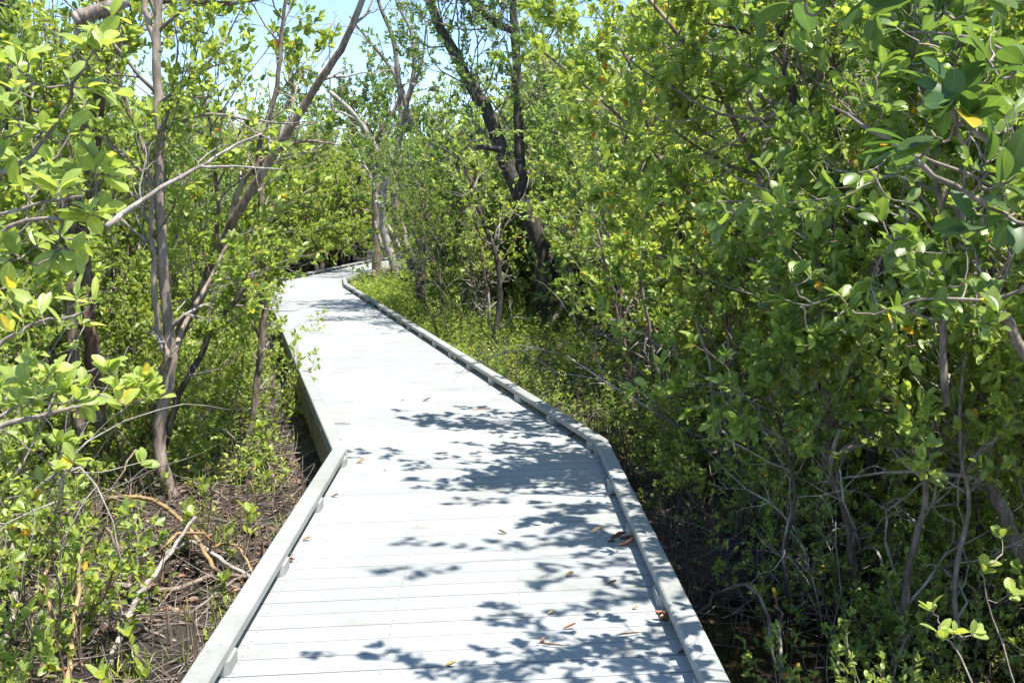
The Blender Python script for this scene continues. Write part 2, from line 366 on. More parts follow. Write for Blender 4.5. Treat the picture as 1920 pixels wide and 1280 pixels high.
# screw heads, two per board end and over the middle joist
V = []; Q = []; ex = []
for (l0, r0), (l1, r1) in list(zip(keys, keys[1:]))[:2]:
    l0, r0, l1, r1 = map(np.array, (l0, r0, l1, r1))
    L = (np.linalg.norm(l1 - l0) + np.linalg.norm(r1 - r0)) / 2; n = round(L / 0.145)
    for i in range(n):
        for tt in (i / n + .2 / n, i / n + .8 / n):
            a, b = l0 + (l1 - l0) * tt, r0 + (r1 - r0) * tt
            if a[1] < 2.5 or a[1] > 12: continue
            for s in (0.075, 0.36, 0.64, 0.925):
                p = a + (b - a) * s; k = len(V); rr = 0.0042
                for j in range(6): V.append((p[0] + rr * math.cos(j * 1.047), p[1] + rr * math.sin(j * 1.047), 0.0022))
                ex.append(list(range(k, k + 6)))
scr, _, b = nm('deck screw'); b.inputs['Base Color'].default_value = (0.22, 0.22, 0.21, 1); b.inputs['Roughness'].default_value = .5
for line, sd in ((LE, 1), (RE, -1)):
    for (x0, y0), (x1, y1) in list(zip(line, line[1:]))[:3]:
        ln = math.hypot(x1 - x0, y1 - y0); t = .09
        while t < ln:
            for dt, o_ in ((-.03, .03), (.03, .062)):
                q = (t + dt) / ln; px = x0 + (x1 - x0) * q + o_ * sd; py = y0 + (y1 - y0) * q
                if 2.5 < py < 12:
                    k = len(V); ex.append(list(range(k, k + 6)))
                    for j in range(6): V.append((px + .004 * math.cos(j * 1.047), py + .004 * math.sin(j * 1.047), .0915))
            t += 1.02
o = mesh_obj('screws', V, np.zeros((0, 4)), scr, bw, extra=ex, loc=BL); o.name = 'screw_heads'; o['kind'] = 'stuff'

def rail_side(line, side):
    """kerb rail bars resting on blocks; side +1 = left edge, -1 = right edge"""
    z0, z1, w = 0.050, 0.090, 0.092
    L = [np.array(p, float) for p in line]
    def offs(o):
        out = []
        for i, p in enumerate(L):
            d0 = L[i] - L[i - 1] if i else L[1] - L[0]; d1 = L[i + 1] - L[i] if i < len(L) - 1 else d0
            d0 = d0 / np.linalg.norm(d0); d1 = d1 / np.linalg.norm(d1)
            n0 = np.array([d0[1], -d0[0]]) * side; n1 = np.array([d1[1], -d1[0]]) * side; m = n0 + n1; m /= np.linalg.norm(m)
            out.append(p + m * o / max(0.4, m.dot(n0)))
        return out
    po, pi = offs(0.0), offs(w); ch = 0.007
    poc, pic = offs(ch), offs(w - ch)
    for i in range(len(L) - 1):
        segs = max(1, round(np.linalg.norm(L[i + 1] - L[i]) / 3.66))
        for k in range(segs):
            t0, t1 = k / segs, (k + 1) / segs; e = 0.0015 / max(.3, np.linalg.norm(L[i + 1] - L[i]))
            t0 += e; t1 -= e; V = []
            for t in (t0, t1):
                for P_, z in ((po, z0), (po, z1 - ch), (poc, z1), (pic, z1), (pi, z1 - ch), (pi, z0)):
                    p = P_[i] + (P_[i + 1] - P_[i]) * t; V.append((p[0], p[1], z))
            Q = [(j, (j + 1) % 6, 6 + (j + 1) % 6, 6 + j) for j in range(6)]
            if side < 0: Q = [q[::-1] for q in Q]
            mesh_obj('kerb_rail', V, Q, M_RAIL, bw, {'rnd': [rng.random()] * 12}, extra=[list(range(6)), list(range(6, 12))], loc=BL)
    # blocks
    for i in range(len(L) - 1):
        d = L[i + 1] - L[i]; ln = np.linalg.norm(d); d /= ln; n = np.array([d[1], -d[0]]) * side
        cnt = max(1, round(ln / 1.02))
        for k in range(cnt + 1):
            t = 0.09 + (ln - 0.18) * k / cnt
            a = L[i] + d * (t - 0.075); bq = L[i] + d * (t + 0.075); V = []
            if a[1] < 1.5: continue
            prof = [(0.004, 0.001), (0.004, z0), (w + 0.012, z0), (w + 0.012, 0.001)]
            for p, e in ((a, 0), (bq, 0)):
                for q_, z in prof: V.append((*(p + n * q_), z))
            # chamfer the two inner corners
            V[2] = (*(a + n * (w - 0.006)), z0); V[3] = (*(a + n * (w - 0.006)), 0.001)
            V[6] = (*(bq + n * (w - 0.006)), z0); V[7] = (*(bq + n * (w - 0.006)), 0.001)
            a2 = a + d * 0.018; b2 = bq - d * 0.018
            V += [(*(a2 + n * (w + .012)), z0), (*(a2 + n * (w + .012)), .001), (*(b2 + n * (w + .012)), z0), (*(b2 + n * (w + .012)), .001)]
            Q = [(0, 1, 2, 3), (3, 2, 8, 9), (9, 8, 10, 11), (11, 10, 6, 7), (7, 6, 5, 4), (4, 5, 1, 0)]
            ex = [[1, 5, 6, 10, 8, 2]]
            mesh_obj('rail_block', V, Q, M_RAIL, bw, {'rnd': [rng.random()] * 12}, extra=ex, loc=BL)
    # fascia joist under the deck edge
    fo, fi = offs(0.012), offs(0.052)
    for i in range(len(L) - 1):
        V = [(*p, z) for p, z in ((fo[i], -0.27), (fo[i], -0.030), (fi[i], -0.030), (fi[i], -0.27), (fo[i + 1], -0.27), (fo[i + 1], -0.030), (fi[i + 1], -0.030), (fi[i + 1], -0.27))]
        mesh_obj('edge_joist', V, [(0, 1, 5, 4), (1, 2, 6, 5), (2, 3, 7, 6), (3, 0, 4, 7), (0, 3, 2, 1), (4, 5, 6, 7)], M_FASC, bw, loc=BL)
        d = L[i + 1] - L[i]; ln = np.linalg.norm(d); d /= ln; n = np.array([d[1], -d[0]]) * side
        for k in range(int(ln / 2.4) + 1):
            c = L[i] + d * (0.5 + 2.4 * k) + n * 0.1
            if c[1] < 2 or 0.5 + 2.4 * k > ln: continue
            V = []; Q = []
            e2 = box_between(V, Q, c - d * .045, c + d * .045, -.045, .045, -0.9, -0.031)
            mesh_obj('support_post', V, Q, M_FASC, bw, extra=e2, loc=BL)
rail_side(LE, 1); rail_side(RE, -1)

# ------------------------------------------------------------------ ground and water
def ridged(x, y, s, seed):
    r = np.random.default_rng(seed); out = 0
    for k in range(7):
        a = r.uniform(0, 6.28); f = s * r.uniform(0.6, 1.9); out = out + np.sin(x * f * math.cos(a) + y * f * math.sin(a) + r.uniform(0, 6.28)) / 7
    return out
def gz(x, y):
    x = np.asarray(x, float); y = np.asarray(y, float)
    z = GZ + 0.10 * ridged(x, y, 1.6, 1) + 0.05 * ridged(x, y, 5.5, 2) + 0.02 * ridged(x, y, 19, 3)
    z = z - 0.26 * np.exp(-(((x - 1.35) / 1.0) ** 2 + ((y - 4.3) / 1.7) ** 2)) - 0.13 * np.exp(-(((x + 1.55) / .5) ** 2 + ((y - 3.7) / .7) ** 2))
    z = z + 0.10 * np.exp(-(((x - 1.45) / .3) ** 2 + ((y - 6.3) / .45) ** 2))
    z = z + 0.06 * np.clip((y - 9) / 6, 0, 1)
    return np.maximum(z, -0.75) - 0.0 * x
g1 = np.concatenate([-np.geomspace(6, 900, 22)[::-1], np.linspace(-5.9, 7, 260), np.geomspace(7.2, 900, 22)])
g2 = np.concatenate([-np.geomspace(4, 300, 12)[::-1], np.linspace(-3, 14, 300), np.geomspace(14.2, 60, 60), np.geomspace(64, 1500, 16)])
X, Y = np.meshgrid(g1, g2); Z = gz(X, Y); nx, ny = len(g1), len(g2)
i = (np.arange(ny - 1)[:, None] * nx + np.arange(nx - 1)[None]).ravel()
gr = mesh_obj('ground', np.stack([X, Y, Z], -1), np.stack([i, i + 1, i + nx + 1, i + nx], -1), M_MUD, smooth=True); tag(gr, kind='structure')
wz = -0.515
wt = mesh_obj('water', [(-3.2, -3, wz), (7, -3, wz), (7, 9.5, wz), (-3.2, 9.5, wz)], [(0, 1, 2, 3)], M_WATER); tag(wt, kind='structure')

# ------------------------------------------------------------------ plant prototypes
def G_(**k):
    g = dict(seg=[.25, .14, .10, .07], wob=.13, up=.06, max=3, kids=[6, 4, 3], t0=[.3, .25, .2], ang=[45, 45, 45], rat=[.5, .5, .5], lift=.1, bare=.12); g.update(k); return g
PROTO = {}
def proto_plant(kind, seed, stems, hh, G, leaf, wid, mat, wood, lod='mid', per=(6, 2), lean=.25, r0=.03, twig=None, up=.5, trlev=1, **kw):
    p = Plant(seed); G = dict(G); G['trlev'] = trlev
    for k in range(stems):
        a = p.rng.uniform(0, 6.28); rr = p.rng.uniform(0, .12 + .035 * stems) * (stems > 1)
        d = np.array([math.cos(a) * lean, math.sin(a) * lean, 1.0]); d /= np.linalg.norm(d)
        p.grow((rr * math.cos(a), rr * math.sin(a), -0.15), d, hh * p.rng.uniform(.75, 1.0), r0 * p.rng.uniform(.6, 1.1), 0, G)
    root = empty(kind, (0, -60, 0))
    p.wood('trunk', p.tr, wood, root); p.wood('twigs', p.tw, twig or M_TWIG, root, 4, 0)
    p.crown('crown', mat, leaf, wid, root, lod, per, up=up, **kw)
    PROTO.setdefault(kind, []).append(root); print(kind, seed, p.nleaf, len(p.tw))
    return root
GS = G_(kids=[7, 3.6, 2.6], t0=[.22, .2, .2], rat=[.30, .5, .55], ang=[52, 45, 40], wob=.13, up=.08)
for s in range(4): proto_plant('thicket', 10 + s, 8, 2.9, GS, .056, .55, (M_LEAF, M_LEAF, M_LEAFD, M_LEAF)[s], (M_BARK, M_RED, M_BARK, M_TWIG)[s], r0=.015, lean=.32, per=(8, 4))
GT = G_(kids=[13, 4.5, 3], t0=[.34, .2, .2], rat=[.33, .5, .5], ang=[58, 45, 42], wob=.12, up=.08)
for s in range(3): proto_plant('tall', 20 + s, 2, 4.6, GT, .056, .53, (M_LEAF, M_LEAFD, M_LEAFG)[s], (M_BARK, M_DARK, M_BARK)[s], r0=.034, lean=.2, per=(8, 4))
GL = G_(seg=[.12, .08, .05], kids=[6, 4], t0=[.15, .15], rat=[.42, .5], ang=[50, 45], max=2, wob=.16, up=.09)
for s in range(3): proto_plant('low', 30 + s, 5, 1.15, GL, .058, .52, M_LEAF, M_TWIG, r0=.010, lean=.5)
GD = G_(seg=[.055], kids=[], t0=[], rat=[], ang=[], max=0, trlev=1, wob=.1, up=.05, bare=0)
for s in range(4): proto_plant('seedling', 40 + s, 1, .42, GD, .078, .46, M_LEAF, M_TWIG, r0=.005, lean=.25, per=(6, 2.6))
GF = G_(kids=[14, 6, 4], t0=[.2, .15, .1], rat=[.42, .5, .5], ang=[60, 50, 45], wob=.12, up=.05, bare=.05)
for s in range(3): proto_plant('far', 50 + s, 2, 3.6, GF, .075, .52, (M_LEAF, M_LEAF, M_LEAFG)[s], M_DARK, lod='low', per=(8, 4), r0=.07, tone=(.35, .93))
GB = G_(kids=[6, 2.6, 2], t0=[.15, .2, .2], rat=[.4, .45, .5], ang=[50, 50, 45], wob=.26, up=.02, bare=2)
def proto_bare(seed):
    p = Plant(seed)
    for k in range(3):
        a = p.rng.uniform(0, 6.28); d = np.array([math.cos(a) * .6, math.sin(a) * .6, 1]); d /= np.linalg.norm(d)
        p.grow((0, 0, -.1), d, 1.5, .011, 0, G_(kids=[6, 3], t0=[.15, .2], rat=[.5, .5], ang=[50, 45], max=2, wob=.2, up=0, bare=2))
    root = empty('bare', (0, -60, 0)); p.wood('stem', p.tr, M_PALE, root); p.wood('twigs', p.tw, M_PALE, root, 4, 0)
    PROTO.setdefault('bare', []).append(root)
for s in range(3): proto_bare(60 + s)
used = set()
PR = random.Random(11)
def place(kind, x, y, name, label, cat, group, s=1.0, var=None, rz=None, tilt=(0, 0), z=None):
    L = PROTO[kind]; src = L[var if var is not None else PR.randrange(len(L))]
    o = copy_tree(src) ; o.name = name
    o.location = (x, y, float(gz(x, y)) if z is None else z)
    o.rotation_euler = (tilt[0], tilt[1], PR.uniform(0, 6.28) if rz is None else rz); o.scale = (s * PR.uniform(.92, 1.08),) * 2 + (s * PR.uniform(.92, 1.1),)
    tag(o, label, cat, group); return o

def scatter(y0, y1, side, d0, d1, step, fn, seed, jit=.45, xmax=0.56):
    r = random.Random(seed); y = y0
    while y < y1:
        st = step if not callable(step) else step(y)
        d = d0
        while d < d1:
            yy = y + r.uniform(-jit, jit) * st; dd = d + r.uniform(-jit, jit) * st
            x = xL(yy) - dd if side < 0 else xR(yy) + dd
            if abs(x) < xmax * yy + 1.2 and dd > d0 * .75: fn(x, yy, dd, r)
            d += st
        y += st

KEEP = [(-2.35, 7.4, .5), (-2.5, 8.0, .45), (-3.1, 8.0, .55), (-3.1, 8.2, .4), (-2.2, 9.2, .4), (.62, 18, 1.3), (-3.3, 27.5, 1.1), (-2.9, 26, .8), (-3.6, 27, .9), (2.5, 5.3, .3), (1.85, 7.6, .35)]
def blocked(x, y):
    for hx, hy, w in KEEP:
        if .45 * hy < y < hy * 1.03 and abs(x / y - hx / hy) * y < w: return True
    return False
def zone(y, d):
    a = 'before first bend' if y < 7 else 'past first bend' if y < 11 else 'along middle stretch' if y < 17 else 'near far bend' if y < 25 else 'beyond far bend'
    b = 'in the front row' if d < 2.2 else 'behind the front row' if d < 4.5 else 'deep in thicket'
    return b + ', ' + a
# ---- left thicket
def left_fn(x, y, d, r):
    if blocked(x, y): return
    place('thicket', x, y, 'mangrove_shrub', 'sunlit mangrove shrub left of the deck ' + zone(y, d), 'shrub', 'left shrubs ' + zone(y, d), s=r.uniform(.8, 1.08) if d > 1.6 else r.uniform(.45, .62))
scatter(7.6, 12, -1, .9, 9, 1.1, left_fn, 1)
scatter(12, 23, -1, 1.15, 9, 1.1, left_fn, 22)
scatter(4.6, 7.6, -1, 2.1, 4.2, 1.2, left_fn, 2)
def left_tall(x, y, d, r):
    if blocked(x, y) or x / y < -.42: return
    place('tall', x, y, 'mangrove_tree', 'slender open-crowned tree left of deck ' + zone(y, d), 'tree', 'left slender trees ' + zone(y, d), s=r.uniform(.72, .9))
scatter(6.5, 22, -1, 1.6, 10, 1.75, left_tall, 21)
def left_low(x, y, d, r):
    if blocked(x, y) and r.random() < .6: return
    place('low', x, y, 'low_mangrove_shrub', 'knee-high leafy shrub left of the deck ' + zone(y, 0), 'shrub', 'left low shrubs ' + zone(y, 0), s=r.uniform(.55, .9))
scatter(8.6, 23, -1, .40, 1.2, .75, left_low, 3)
scatter(3.6, 9, -1, 1.0, 3.6, .66, left_low, 4)
def left_tree(x, y, d, r):
    place('far', x, y, 'mangrove_tree', 'bright small-leaved tree left of deck ' + zone(y, d), 'tree', 'left bright trees ' + zone(y, d), s=r.uniform(1.15, 1.35) * (1 + max(0, y - 25) * .012))
scatter(18, 46, -1, 2.2, 24, 2.4, left_tree, 5)
# ---- right thicket
def right_fn(x, y, d, r):
    if blocked(x, y): return
    place('thicket', x, y, 'mangrove_shrub', 'shaded mangrove shrub right of the deck ' + zone(y, d), 'shrub', 'right shrubs ' + zone(y, d), s=r.uniform(.8, 1.15) if d > 2 else r.uniform(.5, .8))
scatter(10.5, 26, 1, 2.7, 13, 1.3, right_fn, 6)
scatter(4.6, 10.5, 1, 1.55, 5.5, .95, right_fn, 7)
def right_low(x, y, d, r):
    if blocked(x, y): return
    place('low', x, y, 'low_mangrove_shrub', 'low leafy shrub right of the deck ' + zone(y, 0), 'shrub', 'right low shrubs ' + zone(y, 0), s=r.uniform(.35, .75) * (1.15 if y > 9 and d > 1.5 else 1))
scatter(8.5, 24, 1, .62, 3.4, .82, right_low, 13)
scatter(4.0, 8.5, 1, .95, 2.7, .58, right_low, 14)
def right_skirt(x, y, d, r):
    place('low', x, y, 'low_mangrove_shrub', 'small leafy bush reaching down to the dark mud by the near right kerb', 'shrub', 'small bushes on the near right mud', s=r.uniform(.3, .6))
scatter(4.2, 9.5, 1, .8, 1.9, .62, right_skirt, 44, .5)
scatter(4.4, 8.5, 1, 2.0, 3.6, .7, right_skirt, 45, .5)
def right_tall(x, y, d, r):
    if blocked(x, y): return
    place('tall', x, y, 'mangrove_tree', 'tall slender tree right of the deck ' + zone(y, d), 'tree', 'right tall trees ' + zone(y, d), s=r.uniform(.95, 1.25), tilt=(0, r.uniform(-.22, .02)))
scatter(3.4, 12, 1, 2.5, 6.5, 2.1, right_tall, 8)
scatter(12, 18, 1, 4.2, 15, 1.9, right_tall, 9)
scatter(18, 31, 1, 5.0, 17, 2.1, right_tall, 23)
for x, y, s_ in ((2.9, 3.5, .85), (2.15, .6, .9)):
    place('tall', x, y, 'mangrove_tree', 'tall tree beside the viewer overhanging the right kerb', 'tree', 'tall trees beside the viewer on the right', s=s_, tilt=(0, -.10))
for x_, y_, s_ in ((-1.6, 33, 1.45), (-.2, 36, 1.6), (.9, 31.5, 1.4), (-2.6, 38.5, 1.35)): place('far', x_, y_, 'buttonwood_tree', 'airy olive tree filling the gap between grey bend trunks and crooked dark trunk', 'tree', 'olive trees in the gap behind the crooked trunk', s=s_, var=2)
place('tall', xR(15.8) + .55, 15.8, 'mangrove_tree', 'slender tree close to the right kerb, farther along the middle stretch', 'tree', None, s=.75, var=1, tilt=(0, -.28))
def right_far(x, y, d, r):
    place('far', x, y, 'mangrove_tree', 'dense small-leaved tree right of deck ' + zone(y, d), 'tree', 'right dense trees ' + zone(y, d), s=r.uniform(1.5, 1.95))
def right_olive(x, y, d, r):
    if .45 < y / 18 < 1 and abs(x - y * .6 / 18) < 1.5: return
    place('far', x, y, 'buttonwood_tree', 'olive small-leaved tree right of deck ' + zone(y, d), 'tree', 'right olive trees ' + zone(y, d), s=r.uniform(.95, 1.35), var=2)
scatter(13, 30, 1, 3.9, 13, 2.3, right_olive, 24)
scatter(30, 48, 1, 5.0, 30, 2.8, right_far, 10)
def back_fn(x, y, d, r):
    if -.21 < x / y < -.03: r_ = r.uniform(1.1, 1.25)
    else: r_ = r.uniform(1.45, 1.8)
    place('far', x, y, 'mangrove_tree', 'leafy mangrove tree beyond the far bend of the boardwalk', 'tree', 'trees beyond the far bend', s=r_)
r = random.Random(4)
for yy in (46.5, 50, 55, 62):
    for xx in np.arange(-34, 36, 2.7): back_fn(xx + r.uniform(-1, 1), yy + r.uniform(-1.5, 1.5), 0, r)
def dead(x, y, d, r):
    if blocked(x, y): return
    place('bare', x, y, 'dead_shrub', 'leafless pale dead shrub ' + ('left' if x < xL(y) else 'right') + ' of deck ' + zone(y, d), 'dead shrub', ('left' if x < xL(y) else 'right') + ' dead shrubs ' + zone(y, d), s=r.uniform(.7, 1.4))
scatter(4, 18, -1, 1.2, 5, 1.5, dead, 15); scatter(7.0, 18, 1, 1.4, 7, 1.3, dead, 16)
def brush(x, y, d, r):
    place('bare', x, y, 'dead_shrub', 'small brittle dead bush of pale twigs over dark mud right of near kerb', 'dead shrub', 'small dead bushes right of the near kerb', s=r.uniform(.32, .55))
scatter(4.2, 8, 1, 1.0, 3.0, 1.0, brush, 41)

def seed_l(x, y, d, r):
    place('seedling', x, y, 'mangrove_seedling', 'small leafy seedling in mud left of deck ' + zone(y, 0), 'seedling', 'left seedlings ' + zone(y, 0), s=r.uniform(.6, 1.25))
scatter(3.2, 9, -1, .5, 2.6, .38, seed_l, 17)
def seed_r(x, y, d, r):
    place('seedling', x, y, 'mangrove_seedling', 'small leafy seedling in dark mud right of deck ' + zone(y, 0), 'seedling', 'right seedlings ' + zone(y, 0), s=r.uniform(.6, 1.2))
scatter(3.0, 9, 1, .75, 2.6, .5, seed_r, 18)
for L in PROTO.values():
    for o in L:
        for c in list(o.children): bpy.data.objects.remove(c)
        bpy.data.objects.remove(o)

# ------------------------------------------------------------------ individual trees the photo shows
GH = G_(kids=[6, 4, 2.6], t0=[.2, .2, .2], rat=[.5, .5, .5], ang=[55, 48, 42], wob=.15, up=.06, bare=.15)
def tree(name, label, cat, limbs, mat, seed, leaf=None, sprouts=(), dead_sprouts=(), group=None, size=.066, wid=.5, per=(6, 2), lod='mid', knob=.08, wob=.004, tone=(.18, .93)):
    """limbs: (points [(u, v, Y)...], r0, r1[, material]); sprouts: (limb index, n, length, t0, t1)"""
    p = Plant(seed); L = []
    PP = lambda q: tuple(q[1:]) if q[0] == 'w' else P(*q)
    base = PP(limbs[0][0][0]); root = empty(name, base, label, cat, group)
    for i, l in enumerate(limbs):
        pl = p.limb([PP(q) for q in l[0]], l[1], l[2], wob); L.append(pl)
        p.wood('trunk' if i == 0 else 'limb', [pl], l[3] if len(l) > 3 else mat, root, 9, knob, loc=base)
    for i, n, ln, t0, t1 in sprouts: p.sprout(L[i], n, ln, GH, 1, t0, t1)
    tw = list(p.tw) + list(p.tr); p.tw = []; p.tr = []
    if tw: p.wood('twigs', tw, M_TWIG if leaf else mat, root, 4, 0, loc=base)
    if leaf: p.crown('crown', leaf, size, wid, root, lod, per, loc=base, tone=tone)
    for i, n, ln, t0, t1 in dead_sprouts: p.sprout(L[i], n, ln, GB, 1, t0, t1, leafy=False)
    if p.tw or p.tr: p.wood('dead_twigs', p.tw + p.tr, M_PALE, root, 4, 0, loc=base)
    return root
def Y_(Y, *uv): return [(u, v, Y) for u, v in uv]

tree('mangrove_tree', 'smooth brown-stemmed mangrove forking low beside the left kerb', 'tree', [
    (Y_(7.4, (328, 985), (322, 930), (300, 850), (302, 780), (318, 700), (318, 640), (311, 560), (304, 460), (301, 380), (299, 290), (298, 200), (294, 110), (296, 20), (300, -60)), .050, .026),
    (Y_(7.35, (318, 672), (303, 640), (291, 580), (288, 500), (284, 430), (282, 360), (270, 280), (235, 190), (215, 110)), .026, .012),
    ([(322, 670, 7.4), (350, 600, 7.6), (395, 520, 7.8), (440, 430, 8.0)], .022, .010),
    (Y_(7.4, (297, 100), (285, 60), (272, 20), (262, -40)), .026, .018)], M_SMOOTH, 101, M_LEAF,
    [(0, 9, 1.0, .62, 1), (1, 8, .8, .45, 1), (2, 5, .7, .4, 1)], [(0, 4, .7, .3, .6)])
tree('leaning_mangrove', 'long bare mangrove stem leaning right over the left side of the boardwalk', 'tree', [
    ([(255, 905, 8.6), (268, 850, 8.6), (290, 760, 8.5), (330, 640, 8.4), (375, 560, 8.3), (400, 490, 8.2), (432, 425, 8.1), (484, 335, 8.0), (535, 258, 7.9), (600, 152, 7.8), (650, 72, 7.7), (690, -30, 7.6)], .052, .022),
    (Y_(8.1, (430, 430), (440, 380), (470, 320), (520, 285), (570, 265), (640, 272)), .028, .006),
    (Y_(8.1, (480, 330), (492, 250), (520, 160), (528, 60), (540, -20)), .024, .012),
    (Y_(8.3, (400, 500), (408, 420), (405, 330), (395, 240), (370, 130)), .022, .010)], M_BARK, 102, M_LEAF,
    [(2, 6, .6, .3, .9), (3, 8, .8, .35, 1)], [(1, 9, .5, .2, 1), (0, 5, .5, .6, .95)])
tree('mangrove_tree', 'stout mangrove trunk with peeling red-brown bark on the far left', 'tree', [
    (Y_(8.0, (185, 800), (175, 700), (166, 600), (160, 510), (155, 420), (172, 300), (186, 200), (192, 110), (200, 50), (215, -20)), .060, .034),
    (Y_(7.9, (186, 180), (205, 120), (235, 55), (262, -5), (300, -40)), .042, .022),
    ([(262, 8, 7.9), (330, 2, 7.7), (430, 6, 7.4), (520, -8, 7.2)], .022, .012)], M_RED, 103, M_LEAF,
    [(0, 8, .9, .5, 1), (1, 5, .8, .3, 1)], [(0, 5, .6, .3, .7)])
tree('mangrove_tree', 'grey mangrove trunk with a snapped crooked top, far left', 'tree', [
    (Y_(7.6, (150, 820), (140, 700), (132, 560), (130, 440), (128, 330), (118, 240), (100, 170), (92, 110), (66, 80)), .048, .018),
    (Y_(7.6, (116, 230), (122, 150), (135, 95), (150, 40)), .026, .018, M_PALE)], M_BARK, 104, M_LEAF,
    [(0, 7, .8, .4, .85)], [(0, 5, .6, .3, 1)])
tree('mangrove_tree', 'thin straight mangrove trunk close to the left edge of the deck', 'tree', [
    (Y_(9.2, (455, 870), (472, 790), (486, 690), (494, 600), (496, 540), (491, 450), (490, 370), (486, 300)), .034, .020),
    (Y_(9.2, (492, 570), (476, 540), (470, 500), (468, 440)), .022, .014)], M_BARK, 105, M_LEAF,
    [(0, 10, .5, .35, 1), (1, 5, .4, .3, 1)], [(0, 4, .3, .2, .6)])
tree('mangrove_sapling', 'dark slanting sapling stem crossing behind the forked brown mangrove', 'tree', [
    (Y_(7.7, (305, 850), (335, 740), (374, 672), (402, 610), (445, 560), (476, 515)), .026, .016)], M_DARK, 106, M_LEAF,
    [(0, 4, .35, .4, .9)], [(0, 4, .35, .2, 1)])
tree('dead_branch', 'bare grey dead branch reaching diagonally across the upper left foliage', 'branch', [
    ([(200, 425, 5.6), (232, 400, 5.7), (300, 352, 5.8), (372, 314, 6.0), (430, 278, 6.1), (492, 250, 6.2)], .019, .006),
    (Y_(6.0, (372, 314), (440, 312), (530, 318)), .010, .004)], M_PALE, 107, None, [], [(0, 6, .4, .3, 1)], knob=.12)
tree('dead_branch', 'short thick broken log stub wedged in branches at the upper left corner', 'branch', [
    (Y_(5.2, (141, 36), (165, 28), (200, 16), (240, 0)), .040, .032)], M_BARK, 108, knob=.04)
tree('mangrove_tree', 'dark trunk at the extreme top left corner of the view', 'tree', [
    (Y_(9.0, (-20, 700), (-12, 400), (0, 200), (8, 110), (14, 0), (20, -60)), .075, .055)], M_DARK, 109, M_LEAFD, [(0, 6, 1.2, .75, 1)], [])
# centre
tree('dead_tree', 'pale grey dead trunk arching left against the sky at the far bend', 'tree', [
    (Y_(27.5, (742, 520), (734, 480), (722, 440), (716, 390), (722, 340), (720, 305), (700, 270), (680, 235), (655, 205), (618, 172)), .115, .05),
    (Y_(28.2, (752, 470), (728, 425), (708, 375), (698, 340), (680, 305), (652, 260)), .065, .025),
    (Y_(28, (718, 470), (706, 430), (704, 415)), .05, .02), (Y_(27.4, (730, 500), (715, 520), (695, 540)), .05, .03),
    (Y_(28, (668, 225), (640, 210), (622, 200), (618, 100), (620, 40)), .03, .02)], M_PALE, 110, None, [], [(0, 4, 1.0, .6, 1), (4, 5, .8, .3, 1)], knob=.12)
tree('buttonwood_tree', 'dark straight trunk with a rounded olive crown behind the far bend', 'tree', [
    (Y_(29, (707, 540), (706, 450), (705, 370), (703, 310), (696, 255), (680, 225)), .14, .06),
    (Y_(29, (703, 300), (712, 250), (735, 215), (750, 180)), .08, .04), (Y_(29, (698, 260), (672, 230), (660, 200)), .06, .03)], M_BARK, 111, M_LEAFG,
    [(0, 9, 1.5, .75, 1), (1, 9, 1.3, .3, 1), (2, 6, 1.2, .2, 1)], [], size=.10, per=(10, 6), lod='low')
tree('dying_tree', 'tall spindly grey tree with bare branches fanning into the sky above the bend', 'tree', [
    (Y_(26, (785, 545), (772, 500), (757, 440), (742, 390), (738, 330), (748, 270), (752, 200), (745, 130), (736, 70), (712, 10), (700, -40)), .125, .035),
    (Y_(26, (770, 230), (750, 160), (720, 110), (690, 75), (655, 30)), .07, .02), (Y_(26, (762, 200), (776, 130), (770, 60), (745, 10), (735, -30)), .06, .02),
    (Y_(26, (748, 260), (765, 190), (790, 120), (800, 40)), .05, .02)], M_BARK, 112, M_LEAFG,
    [(3, 6, 1.0, .3, 1)], [(0, 5, 1.2, .5, 1), (1, 4, 1.0, .3, 1), (2, 5, 1.1, .2, 1)], size=.09, lod='low', per=(8, 4))
tree('buttonwood_tree', 'big dark crooked trunk leaning left out of the right-hand ground cover', 'tree', [
    (Y_(18, (1042, 650), (1036, 600), (1026, 540), (1018, 480), (1000, 420), (982, 378), (958, 325), (938, 275), (912, 205), (880, 155), (852, 100), (822, 45), (795, -30)), .20, .07),
    (Y_(18, (984, 380), (975, 300), (972, 220), (970, 130), (964, 50), (962, -40)), .10, .055),
    (Y_(18, (970, 60), (930, 45), (900, 20), (860, -20)), .07, .04), (Y_(17.6, (940, 280), (880, 276), (830, 285), (780, 300)), .045, .012),
    (Y_(17.8, (1030, 610), (1052, 580), (1062, 545), (1068, 520)), .06, .035, M_PALE), (Y_(17.8, (1038, 640), (1012, 600), (1005, 570), (1030, 530)), .05, .03)], M_DARK, 113, M_LEAFG,
    [(0, 18, 1.8, .52, 1), (1, 18, 1.9, .3, 1), (2, 10, 1.5, .2, 1), (3, 10, 1.1, .2, 1)], [(0, 7, .8, .15, .6)], size=.085, wid=.42, per=(9, 5), lod='low')
